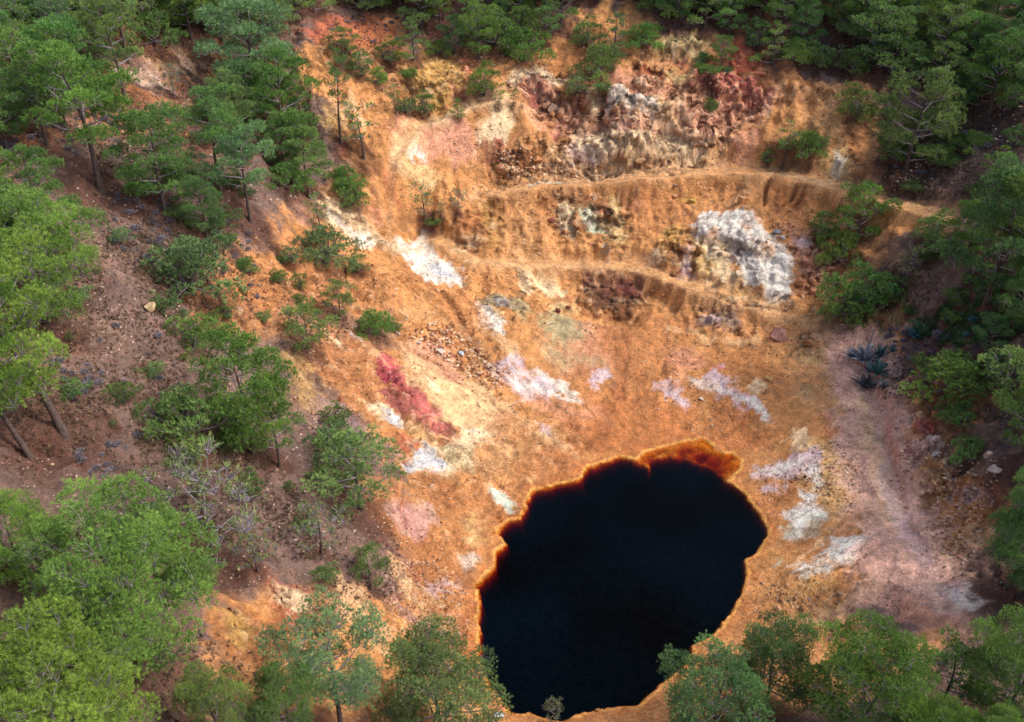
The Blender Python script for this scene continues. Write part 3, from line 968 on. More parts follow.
    mix(al, lin(PAL['DO']), bare * sstep(.9, 2, -stk + fbm(P, 5, 3, 47)) * .4)
    st = fbm(P, .55, 3, 44)
    C *= (1 + st * .25 + nz * .16 + stk * .03)[:, None]
    # salt crust and iron stain along the shore
    ring = sstep(-1.3, -.1, d + nz * .5) * (d > -98)
    mix(al, lin((184, 104, 30)), np.clip(ring * (.85 + nz * .5), 0, 1))
    mix(al, lin((232, 168, 58)), sstep(-.34, -.16, d + nz * .12) * (d > -98) * .95)
    mix(al, lin((206, 128, 30)), (d > -.12) * 1.0)
    return V3, np.clip(C, 0.004, .92), rock, bare, d

def axis(lo, hi, step, ends, growth=1.22):
    a = list(np.arange(lo, hi + 1e-6, step))
    s = step; 
    while a[-1] < ends[1]: s = min(s * growth, 60); a.append(a[-1] + s)
    s = step
    while a[0] > ends[0]: s = min(s * growth, 60); a.insert(0, a[0] - s)
    return np.array(a)
XS = axis(-46, 46, 0.19, (-700, 700))
YS = np.concatenate([axis(26, 94, 0.17, (-600, 94)), np.arange(94.1, 121, .105), axis(121.1, 134, .17, (121.1, 800))])
nx, ny = len(XS), len(YS)
gx, gy = np.meshgrid(XS, YS)
LV, LC, LROCK, LBARE, LD = land(gx.ravel(), gy.ravel(), (nx, ny))
print('land', nx, ny, time.time() - T0)

def fast_mesh(name, V, F, cols=None, smooth=True):
    """mesh from arrays; F (m,k) all faces with k corners"""
    me = bpy.data.meshes.new(name)
    k = F.shape[1]
    me.vertices.add(len(V)); me.vertices.foreach_set('co', np.asarray(V, np.float32).ravel())
    me.loops.add(F.size); me.loops.foreach_set('vertex_index', F.astype(np.int32).ravel())
    me.polygons.add(len(F))
    me.polygons.foreach_set('loop_start', np.arange(0, F.size, k, dtype=np.int32))
    me.polygons.foreach_set('loop_total', np.full(len(F), k, np.int32))
    me.polygons.foreach_set('use_smooth', np.full(len(F), smooth))
    if cols is not None:
        at = me.attributes.new('Col', 'FLOAT_COLOR', 'POINT')
        at.data.foreach_set('color', np.c_[cols, np.ones(len(cols))].astype(np.float32).ravel())
    me.update(calc_edges=True)
    return me
def link(name, me, mat=None, parent=None):
    o = bpy.data.objects.new(name, me)
    COL.objects.link(o)
    if mat and me and not me.materials: me.materials.append(mat)
    if parent: o.parent = parent
    return o
def tag(o, label=None, cat=None, group=None, kind=None):
    if label: o['label'] = label
    if cat: o['category'] = cat
    if group: o['group'] = group
    if kind: o['kind'] = kind
    return o

_i = np.arange((nx - 1) * (ny - 1)); _a = (_i // (nx - 1)) * nx + _i % (nx - 1)
LF = np.stack([_a, _a + 1, _a + nx + 1, _a + nx], 1)

# ------------------------------------------------------------------ materials
def new_mat(name):
    m = bpy.data.materials.new(name); m.use_nodes = True
    return m, m.node_tree, m.node_tree.nodes['Principled BSDF']
def nd(t, typ, **kw):
    n = t.nodes.new(typ)
    for k, v in kw.items():
        if k in n.inputs: n.inputs[k].default_value = v
        else: setattr(n, k, v)
    return n
def noise(t, scale, detail=4, rough=.55, co=None):
    n = nd(t, 'ShaderNodeTexNoise'); n.inputs['Scale'].default_value = scale; n.inputs['Detail'].default_value = detail; n.inputs['Roughness'].default_value = rough
    if co: t.links.new(co, n.inputs['Vector'])
    return n
def ramp(t, src, a, b, lo, hi):
    r = nd(t, 'ShaderNodeMapRange'); r.inputs[1].default_value = a; r.inputs[2].default_value = b; r.inputs[3].default_value = lo; r.inputs[4].default_value = hi
    t.links.new(src, r.inputs[0]); return r.outputs[0]
def mul(t, col, fac, mode='MULTIPLY', amount=1.0):
    m = nd(t, 'ShaderNodeMix'); m.data_type = 'RGBA'; m.blend_type = mode; m.inputs[0].default_value = amount
    t.links.new(col, m.inputs[6]); t.links.new(fac, m.inputs[7]); return m.outputs[2]

def ground_mat(name, attr=True, grit=1.0):
    m, t, b = new_mat(name)
    co = nd(t, 'ShaderNodeTexCoord').outputs['Object']
    if attr:
        c = nd(t, 'ShaderNodeAttribute', attribute_name='Col').outputs['Color']
    else:
        c = nd(t, 'ShaderNodeObjectInfo').outputs['Color']
    n1 = noise(t, .9, 9, .68, co); n2 = noise(t, 5.0, 6, .65, co)
    v = nd(t, 'ShaderNodeTexVoronoi'); v.inputs['Scale'].default_value = 5.5; t.links.new(co, v.inputs['Vector'])
    v2 = nd(t, 'ShaderNodeTexVoronoi'); v2.inputs['Scale'].default_value = 2.3; t.links.new(co, v2.inputs['Vector'])
    c = mul(t, c, ramp(t, n1.outputs[0], .3, .7, .66, 1.34))
    c = mul(t, c, ramp(t, n2.outputs[0], .3, .7, .78, 1.22))
    sp = nd(t, 'ShaderNodeSeparateColor'); t.links.new(v.outputs['Color'], sp.inputs[0])
    c = mul(t, c, ramp(t, sp.outputs[0], 0, 1, .86, 1.15))
    wv = nd(t, 'ShaderNodeVectorMath', operation='MULTIPLY_ADD'); wv.inputs[1].default_value = (1.6, 1.6, 1.6)
    wn = noise(t, .55, 5, .6, co); t.links.new(wn.outputs['Color'], wv.inputs[0]); t.links.new(co, wv.inputs[2])
    ve = nd(t, 'ShaderNodeTexVoronoi', feature='DISTANCE_TO_EDGE'); ve.inputs['Scale'].default_value = .62; t.links.new(wv.outputs[0], ve.inputs['Vector'])
    fis = nd(t, 'ShaderNodeMath', operation='MULTIPLY'); t.links.new(ramp(t, ve.outputs['Distance'], .0, .035, 1, 0), fis.inputs[0]); t.links.new(ramp(t, noise(t, .22, 3, .5, co).outputs[0], .45, .62, 0, .45), fis.inputs[1])
    fm = nd(t, 'ShaderNodeMix'); fm.data_type = 'RGBA'; fm.inputs[7].default_value = (.16, .075, .03, 1)
    t.links.new(fis.outputs[0], fm.inputs[0]); t.links.new(c, fm.inputs[6]); c = fm.outputs[2]
    # scattered stones: pale or dark specks
    sp2 = nd(t, 'ShaderNodeSeparateColor'); t.links.new(v2.outputs['Color'], sp2.inputs[0])
    near = ramp(t, v2.outputs['Distance'], .16, .22, 1, 0)
    pale = nd(t, 'ShaderNodeMath', operation='MULTIPLY'); t.links.new(near, pale.inputs[0]); t.links.new(ramp(t, sp2.outputs[1], .86, .9, 0, .45), pale.inputs[1])
    dark = nd(t, 'ShaderNodeMath', operation='MULTIPLY'); t.links.new(near, dark.inputs[0]); t.links.new(ramp(t, sp2.outputs[2], .78, .82, 0, .6), dark.inputs[1])
    mx = nd(t, 'ShaderNodeMix'); mx.data_type = 'RGBA'; mx.inputs[7].default_value = (.55, .42, .33, 1)
    t.links.new(pale.outputs[0], mx.inputs[0]); t.links.new(c, mx.inputs[6])
    mx2 = nd(t, 'ShaderNodeMix'); mx2.data_type = 'RGBA'; mx2.inputs[7].default_value = (.11, .07, .05, 1)
    t.links.new(dark.outputs[0], mx2.inputs[0]); t.links.new(mx.outputs[2], mx2.inputs[6])
    hs = nd(t, 'ShaderNodeHueSaturation'); hs.inputs['Saturation'].default_value = .91; t.links.new(mx2.outputs[2], hs.inputs['Color'])
    t.links.new(hs.outputs[0], b.inputs['Base Color'])
    b.inputs['Roughness'].default_value = .92
    b.inputs['Specular IOR Level'].default_value = .2
    n3 = noise(t, 1.8, 9, .68, co)
    bp = nd(t, 'ShaderNodeBump'); bp.inputs['Strength'].default_value = 1.0 * grit; bp.inputs['Distance'].default_value = .42
    t.links.new(n3.outputs[0], bp.inputs['Height'])
    bp2 = nd(t, 'ShaderNodeBump'); bp2.inputs['Strength'].default_value = .4 * grit; bp2.inputs['Distance'].default_value = .06; bp2.invert = True
    t.links.new(v.outputs['Distance'], bp2.inputs['Height']); t.links.new(bp.outputs[0], bp2.inputs['Normal'])
    bp3 = nd(t, 'ShaderNodeBump'); bp3.inputs['Strength'].default_value = .8; bp3.inputs['Distance'].default_value = .12; bp3.invert = True
    t.links.new(fis.outputs[0], bp3.inputs['Height']); t.links.new(bp2.outputs[0], bp3.inputs['Normal'])
    t.links.new(bp3.outputs[0], b.inputs['Normal'])
    return m
M_GROUND = ground_mat('mineral_ground')
M_ROCK = ground_mat('rock', attr=False)

g_me = fast_mesh('terrain', LV, LF, LC)
terrain = link('terrain', g_me, M_GROUND)
tag(terrain, 'orange and brown hillsides of the abandoned open pit mine', kind='structure')
BVH = BVHTree.FromPolygons(LV.tolist(), LF.tolist())
print('bvh', time.time() - T0)
def down(x, y):
    r = BVH.ray_cast(Vector((x, y, 300)), Vector((0, 0, -1)))
    return r[0], r[1], r[2]
def at(px, py):
    d = Vector(ray(px, py)).normalized()
    r = BVH.ray_cast(Vector((0, 0, CAMH)), d)
    if r[0] is None: return Vector(hit(px, py)[0]), 0
    return r[0], r[2]
def depth_of(p): return p[1] * CP + (CAMH - p[2]) * SP_

# ------------------------------------------------------------------ the red lake: iron rich water, clear only at its very edge
def lake():
    m, t, b = new_mat('iron_water')
    t.nodes.remove(b)
    out = t.nodes['Material Output']
    tr = nd(t, 'ShaderNodeBsdfTransparent'); gl = nd(t, 'ShaderNodeBsdfGlossy'); gl.inputs['Roughness'].default_value = .04
    fr = nd(t, 'ShaderNodeFresnel'); fr.inputs['IOR'].default_value = 1.15
    co = nd(t, 'ShaderNodeTexCoord').outputs['Object']
    bp = nd(t, 'ShaderNodeBump'); bp.inputs['Strength'].default_value = .05; bp.inputs['Distance'].default_value = .02
    t.links.new(noise(t, 4, 3, .5, co).outputs[0], bp.inputs['Height'])
    t.links.new(bp.outputs[0], gl.inputs['Normal']); t.links.new(bp.outputs[0], fr.inputs['Normal'])
    mx = nd(t, 'ShaderNodeMixShader')
    df = nd(t, 'ShaderNodeBsdfDiffuse'); df.inputs['Color'].default_value = (.004, .06, .15, 1)      # faint blue tint in broad soft patches
    ms = nd(t, 'ShaderNodeMixShader'); t.links.new(ramp(t, noise(t, .07, 2, .5, co).outputs[0], .38, .75, .0, .045), ms.inputs[0])
    t.links.new(tr.outputs[0], ms.inputs[1]); t.links.new(df.outputs[0], ms.inputs[2])
    t.links.new(fr.outputs[0], mx.inputs[0]); t.links.new(ms.outputs[0], mx.inputs[1]); t.links.new(gl.outputs[0], mx.inputs[2])
    t.links.new(mx.outputs[0], out.inputs['Surface'])
    va = nd(t, 'ShaderNodeVolumeAbsorption'); va.inputs['Color'].default_value = (.86, .66, .06, 1); va.inputs['Density'].default_value = 9
    t.links.new(va.outputs[0], out.inputs['Volume'])
    c = LAKE.mean(0)
    n = 160
    R = 27.0
    top = [(c[0] + R * math.cos(2 * math.pi * i / n), c[1] + R * 1.05 * math.sin(2 * math.pi * i / n)) for i in range(n)]
    V = [(a, b_, 0) for a, b_ in top] + [(a, b_, -9) for a, b_ in top]
    me = bpy.data.meshes.new('lake')
    me.from_pydata(V, [], [tuple(range(n)), tuple(range(2 * n - 1, n - 1, -1))] + [(i, i + n, (i + 1) % n + n, (i + 1) % n) for i in range(n)])
    o = link('lake', me, m)
    tag(o, 'black red lake of iron rich water in the pit floor', kind='structure')
lake()

# ------------------------------------------------------------------ plants
def leaf_mat(name, dark, light, trans=.3):
    m, t, b = new_mat(name)
    a = nd(t, 'ShaderNodeAttribute', attribute_name='Col')
    mx = nd(t, 'ShaderNodeMix'); mx.data_type = 'RGBA'
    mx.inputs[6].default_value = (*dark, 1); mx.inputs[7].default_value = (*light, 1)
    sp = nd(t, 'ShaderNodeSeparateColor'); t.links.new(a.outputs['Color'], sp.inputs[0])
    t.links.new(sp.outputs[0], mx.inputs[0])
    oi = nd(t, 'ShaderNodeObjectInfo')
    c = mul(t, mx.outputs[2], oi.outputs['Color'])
    b.inputs['Roughness'].default_value = .6; b.inputs['Specular IOR Level'].default_value = .25
    t.links.new(c, b.inputs['Base Color'])
    tl = nd(t, 'ShaderNodeBsdfTranslucent')
    t.links.new(c, tl.inputs['Color'])
    ms = nd(t, 'ShaderNodeMixShader'); ms.inputs[0].default_value = trans
    t.links.new(b.outputs[0], ms.inputs[1]); t.links.new(tl.outputs[0], ms.inputs[2])
    t.links.new(ms.outputs[0], t.nodes['Material Output'].inputs['Surface'])
    return m
def bark_mat(name, c1, c2):
    m, t, b = new_mat(name)
    co = nd(t, 'ShaderNodeTexCoord').outputs['Object']
    n = noise(t, 6, 5, .6, co)
    mx = nd(t, 'ShaderNodeMix'); mx.data_type = 'RGBA'; mx.inputs[6].default_value = (*c1, 1); mx.inputs[7].default_value = (*c2, 1)
    t.links.new(ramp(t, n.outputs[0], .3, .7, 0, 1), mx.inputs[0]); t.links.new(mx.outputs[2], b.inputs['Base Color'])
    b.inputs['Roughness'].default_value = .9
    bp = nd(t, 'ShaderNodeBump'); bp.inputs['Distance'].default_value = .05; t.links.new(n.outputs[0], bp.inputs['Height']); t.links.new(bp.outputs[0], b.inputs['Normal'])
    return m
M_PINE = leaf_mat('pine_needles', (.050, .105, .030), (.29, .45, .095), .2)
M_SCRUB = leaf_mat('grey_scrub', (.10, .085, .085), (.34, .31, .33), .15)
M_DRY = leaf_mat('dry_tufts', (.085, .058, .052), (.36, .24, .14), .2)
M_AGAVE = leaf_mat('agave_leaf', (.035, .12, .13), (.13, .28, .27), .1)
M_TRUNK = bark_mat('pine_bark', (.040, .028, .024), (.13, .085, .07))
M_TWIG = bark_mat('grey_twigs', (.16, .13, .14), (.34, .29, .31))

def tube(V, F, pts_, radii, k=5):
    """append a tapered tube along points"""
    pts_ = [np.array(p, float) for p in pts_]
    base = len(V)
    for i, (p, r) in enumerate(zip(pts_, radii)):
        d = pts_[min(i + 1, len(pts_) - 1)] - pts_[max(i - 1, 0)]
        d /= (np.linalg.norm(d) + 1e-9)
        a = np.cross(d, (0.31, 0.9, 0.2)); a /= np.linalg.norm(a); b = np.cross(d, a)
        for j in range(k):
            th = 2 * math.pi * j / k
            V.append(p + r * (math.cos(th) * a + math.sin(th) * b))
    for i in range(len(pts_) - 1):
        for j in range(k):
            F.append((base + i * k + j, base + i * k + (j + 1) % k, base + (i + 1) * k + (j + 1) % k, base + (i + 1) * k + j))

def tufts(r, centres, dirs, per, length, width, spread=.9, tone=None, tonevar=.25):
    """needle bunches: per blades fanned out round each direction. Returns verts (n*3), colours"""
    n = len(centres)
    c = np.repeat(centres, per, 0); d = np.repeat(dirs, per, 0)
    m = len(c)
    v = d + r.normal(0, spread, (m, 3)) * .75
    v /= np.linalg.norm(v, axis=1)[:, None] + 1e-9
    side = np.cross(v, r.normal(0, 1, (m, 3))); side /= np.linalg.norm(side, axis=1)[:, None] + 1e-9
    length = np.repeat(length, per)[:, None] if isinstance(length, np.ndarray) else length
    L = length * r.uniform(.6, 1.25, m)[:, None]; w = width * r.uniform(.7, 1.3, m)[:, None]
    o = c + r.normal(0, .12 * length, (m, 3))
    tri = np.stack([o - side * w, o + side * w, o + v * L + side * w * .2], 1)
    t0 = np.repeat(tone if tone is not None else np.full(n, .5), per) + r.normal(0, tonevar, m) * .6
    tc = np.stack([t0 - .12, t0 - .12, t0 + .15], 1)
    return tri.reshape(-1, 3), np.clip(tc.ravel(), 0, 1)

def blades_mesh(name, tri, tone, mat):
    F = np.arange(len(tri)).reshape(-1, 3)
    me = fast_mesh(name, tri, F, np.repeat(tone[:, None], 3, 1), smooth=False)
    me.materials.append(mat)
    return me
def quads_mesh(name, V, F, mat):
    me = fast_mesh(name, np.array(V), np.array(F))
    me.materials.append(mat)
    return me

def clump_tufts(r, centre, R, n, flat=.84):
    u = r.normal(0, 1, (n, 3)); u /= np.linalg.norm(u, axis=1)[:, None]
    u[:, 2] = np.where(u[:, 2] < -.25, -u[:, 2] * .8, u[:, 2])
    rad = R * r.uniform(.45, 1.05, n) ** .6
    lump = 1 + .25 * np.sin(u[:, 0] * 5 + centre[0] * 3) * np.sin(u[:, 1] * 5 + centre[1] * 5)
    p = centre + u * (rad * lump)[:, None] * np.array([1, 1, flat])
    d = u * np.array([1, 1, .7]) + np.array([0, 0, .55])
    return p, d

def build_pine(seed, H=9.0, R=3.3, bare=.28, limbs=16, dens=1.0, tuft=(84, 12), blade=(.20, .017), style='broad', bend=.6, twigs=1.0, cl=.30):
    """returns meshes trunk, branches, crown of one pine"""
    r = np.random.default_rng(seed)
    TV, TF, BV, BF = [], [], [], []
    ax = r.uniform(0, 6.28)
    tp = []
    for i in range(9):
        t = i / 8
        off = bend * math.sin(t * 2.6 + ax) * t
        tp.append((math.cos(ax) * off, math.sin(ax) * off, H * .97 * t - (.5 if i == 0 else 0)))
    r0 = .020 * H + .02
    tube(TV, TF, tp, [r0 * (1.25 if i == 0 else 1) * (1 - .92 * i / 8) for i in range(9)], 8)
    def tpos(t):
        f = t * 8; i = min(int(f), 7); f -= i
        return np.array(tp[i]) * (1 - f) + np.array(tp[i + 1]) * f
    C, D, TN = [], [], []
    def add_clump(c, Rc):
        n = max(8, int(tuft[0] * dens * (Rc / .8) ** 2))
        p, d = clump_tufts(r, c, Rc, n)
        C.append(p); D.append(d); TN.append(np.clip(np.full(n, r.normal(.5, .15)) + r.normal(0, .16, n), .05, .95))
        # twigs that show pale between the needles
        for _ in range(int(4 * twigs)):
            q = p[r.integers(n)]
            mid = (c + q) / 2 + r.normal(0, .1, 3)
            tube(BV, BF, [c - (0, 0, Rc * .35), mid, q + (q - c) * .12], [.022, .014, .006], 3)
    lim = []
    for i in range(limbs):
        t = bare + (1 - bare) * (i + .5 * r.random()) / limbs
        az = i * 2.39996 + r.normal(0, .35)
        u = (t - bare) / (1 - bare)
        if style == 'broad': prof = math.sqrt(max(.03, 1 - u ** 1.9)) * (.72 + .28 * min(u * 3.5, 1))
        elif style == 'cone': prof = (1 - u) ** .8 * .95 + .08
        elif style == 'open': prof = (.55 + .5 * u) * (1 - max(0, u - .6) * 1.5)
        else: prof = .8
        L = max(.25, R * prof * r.uniform(.68, 1.15))
        rise = {'broad': .28, 'cone': .12, 'open': .34}.get(style, .3) + .5 * u + r.normal(0, .1)
        a = tpos(t)
        dirv = np.array([math.cos(az), math.sin(az), 0])
        mid = a + dirv * L * .55 + np.array([0, 0, L * .55 * rise * .7])
        end = a + dirv * L + np.array([0, 0, L * rise]) + r.normal(0, .15, 3)
        rb = .012 * H * (1 - .7 * t) * (.5 + L / R * .6)
        tube(BV, BF, [a, mid, end], [rb, rb * .6, rb * .22], 5)
        Rc = np.clip(cl * R * (.6 + .45 * prof) * r.uniform(.75, 1.2), .35, 1.5) * (.8 if style == 'cone' else 1)
        add_clump(end, Rc)
        nsub = max(1, int(round(L / 1.05)))
        for s in range(nsub):
            f = .42 + .5 * (s + r.random()) / nsub
            b0 = a + (mid - a) * (f / .55) if f < .55 else mid + (end - mid) * ((f - .55) / .45)
            sidev = np.array([-dirv[1], dirv[0], 0]) * (1 if (s + i) % 2 else -1)
            e2 = b0 + sidev * L * r.uniform(.18, .42) + dirv * L * .12 + np.array([0, 0, r.uniform(.1, .5) * Rc])
            tube(BV, BF, [b0, (b0 + e2) / 2 + r.normal(0, .05, 3), e2], [rb * .45, rb * .3, rb * .12], 4)
            add_clump(e2, Rc * r.uniform(.6, .95))
    add_clump(tpos(1) + (0, 0, .1), .22 * R if style != 'cone' else .15 * R)
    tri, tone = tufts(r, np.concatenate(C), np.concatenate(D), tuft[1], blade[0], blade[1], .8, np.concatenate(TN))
    nm = 'pine_tree'
    return (quads_mesh(nm + '_trunk', TV, TF, M_TRUNK), quads_mesh_mixed(nm + '_branches', BV, BF, M_TWIG), blades_mesh(nm + '_crown', tri, tone, M_PINE), H, R)
def quads_mesh_mixed(name, V, F, mat): return quads_mesh(name, V, F, mat)

def build_bush(seed, H=2.6, R=1.6, n=22, tuft=(75, 12), blade=(.15, .015), stemmy=.6):
    """a round pine sapling or shrub, leafy to the ground"""
    r = np.random.default_rng(seed)
    TV, TF, BV, BF = [], [], [], []
    for s in range(3):
        a = r.uniform(0, 6.28)
        tube(TV, TF, [(0, 0, -.3), (math.cos(a) * .15, math.sin(a) * .15, H * .3), (math.cos(a) * .4, math.sin(a) * .4, H * .7)], [.06, .045, .015], 5)
    C, D, TN = [], [], []
    for i in range(n):
        u = i / (n - 1)
        az = i * 2.39996; z = .16 + .80 * u
        rr = R * math.sqrt(max(0, 1 - ((z - .35) / .68) ** 2)) * r.uniform(.35, 1.08)
        c = np.array([math.cos(az) * rr, math.sin(az) * rr, z * H * r.uniform(.7, 1.05)])
        Rc = R * r.uniform(.18, .42)
        k = max(8, int(tuft[0] * (Rc / .6) ** 2))
        p, d = clump_tufts(r, c, Rc, k, .8)
        C.append(p); D.append(d); TN.append(np.clip(r.normal(.5, .15) + r.normal(0, .16, k), .05, .95))
        tube(BV, BF, [(0, 0, H * .12 + .1 * r.random()), c * np.array([.5, .5, .6]), c], [.035, .022, .008], 4)
        for _ in range(int(4 * stemmy)):
            q = p[r.integers(k)]
            tube(BV, BF, [c * .8, (c + q) / 2, q + (q - c) * .1], [.016, .010, .004], 3)
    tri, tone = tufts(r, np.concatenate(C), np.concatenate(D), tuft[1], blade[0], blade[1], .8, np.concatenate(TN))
    return (quads_mesh('shrub_stems', TV, TF, M_TRUNK), quads_mesh('shrub_branches', BV, BF, M_TWIG), blades_mesh('shrub_crown', tri, tone, M_PINE), H, R)

KIND = {
    'PA': [build_pine(11, 9, 3.4, .20, 19), build_pine(12, 9, 3.7, .14, 20, bend=.9), build_pine(13, 9, 3.1, .24, 18, bend=.4), build_pine(14, 9, 3.3, .12, 19, bend=.5)],
    'PB': [build_pine(21, 10, 2.9, .42, 13, style='open', bend=.9, dens=.8), build_pine(22, 10, 2.5, .46, 12, style='open', bend=.7, dens=.75)],
    'PC': [build_pine(31, 5, 1.9, .10, 16, style='cone', tuft=(95, 12), blade=(.17, .015), bend=.2), build_pine(32, 5, 2.2, .14, 15, style='broad', tuft=(95, 12), blade=(.17, .015), bend=.3)],
    'PL': [build_pine(23, 10, 3.4, .36, 17, bend=.8, dens=.9), build_pine(24, 10, 3.2, .32, 16, bend=.6, dens=.9)],
    'PT': [build_pine(41, 4, 1.35, .36, 9, style='open', tuft=(60, 9), blade=(.22, .016), bend=.35, dens=.7)],
    'SP': [build_pine(51, 4, 1.9, .18, 15, tuft=(22, 8), blade=(.22, .016), bend=.4, twigs=3), build_pine(52, 4, 1.7, .22, 13, tuft=(24, 8), blade=(.22, .016), bend=.3, twigs=3)],
    'NR': [build_pine(61, 8.5, 3.9, .16, 25, cl=.31, tuft=(125, 16), blade=(.155, .0105), bend=.8, twigs=1.8), build_pine(62, 8.5, 3.6, .14, 24, cl=.31, tuft=(125, 16), blade=(.155, .0105), bend=.6, twigs=1.8)],
    'NB': [build_pine(71, 9, 3.3, .30, 18, cl=.31, style='open', tuft=(125, 15), blade=(.155, .0105), bend=.9, twigs=2.2)],
    'BU': [build_bush(81), build_bush(82, 2.4, 1.75), build_bush(83, 2.8, 1.45, 20)],
    'DB': [build_bush(91, 1.4, 1.6, 18, stemmy=1)],
}
ROOTN = {'PA': 'pine_tree', 'PB': 'pine_tree', 'PL': 'pine_tree', 'PC': 'young_pine', 'PT': 'young_pine', 'SP': 'sparse_pine', 'NR': 'pine_tree', 'NB': 'pine_tree', 'BU': 'bush', 'DB': 'bush'}
CATN = {'pine_tree': 'pine tree', 'young_pine': 'pine tree', 'sparse_pine': 'tree', 'bush': 'bush'}
print('kinds', time.time() - T0)
prng = random.Random(5)
LITTER = []
TREES = []
def plant(kind, p, h, label, wf=1.0, group=None, tint=None, lean=0.0, var=None, rot=None):
    vs = KIND[kind]
    tr, br, cr, H, R = vs[prng.randrange(len(vs)) if var is None else var % len(vs)]
    nm = ROOTN[kind]
    e = bpy.data.objects.new(nm, None); COL.objects.link(e)
    e.empty_display_size = .3
    e.location = (p[0], p[1], p[2] - .05)
    s = h / H
    e.scale = (s * wf, s * wf, s)
    e.rotation_euler = (0, math.radians(lean), 0)
    spin = prng.uniform(0, 6.28) if rot is None else rot
    tint = tint or (1, 1, 1)
    v = prng.uniform(.82, 1.15); j = [v * prng.uniform(.78, 1.16), v, v * prng.uniform(.8, 1.35)]
    tree = nm != 'bush'
    for n_, me in ((('trunk' if tree else 'stem'), tr), ('branches', br), (('crown' if tree else 'foliage'), cr)):
        o = bpy.data.objects.new(n_, me); COL.objects.link(o); o.parent = e
        o.rotation_euler = (0, 0, spin)
        o.color = (tint[0] * j[0], tint[1] * j[1], tint[2] * j[2], 1) if me is cr else (1, 1, 1, 1)
    tag(e, label, CATN[nm], group)
    LITTER.append((p[0], p[1], R * s * wf))
    TREES.append((p[0], p[1], R * s * wf))
    return e
BRI, DRK, GRY, NEAR_ = (1.25, 1.2, .9), (1.12, 1.12, 1.15), (1.22, 1.08, 1.5), (1.2, 1.15, .8)
def plant_px(kind, px, py, hpx, label, wf=1.0, tint=None, lean=0.0, var=None, group=None, rot=None):
    p, _ = at(px, py)
    dep = depth_of(p)
    ang = math.atan2(CAMH - p[2], p[1])
    tr, br, cr, H, R = KIND[kind][0]
    # a plant of height h shows h*cos(ang) plus part of its crown's depth
    k = math.cos(ang) + .55 * (R * wf / H) * math.sin(ang)
    h = hpx * dep / FPX / k
    return plant(kind, p, h, label, wf, group, tint, lean, var, rot)

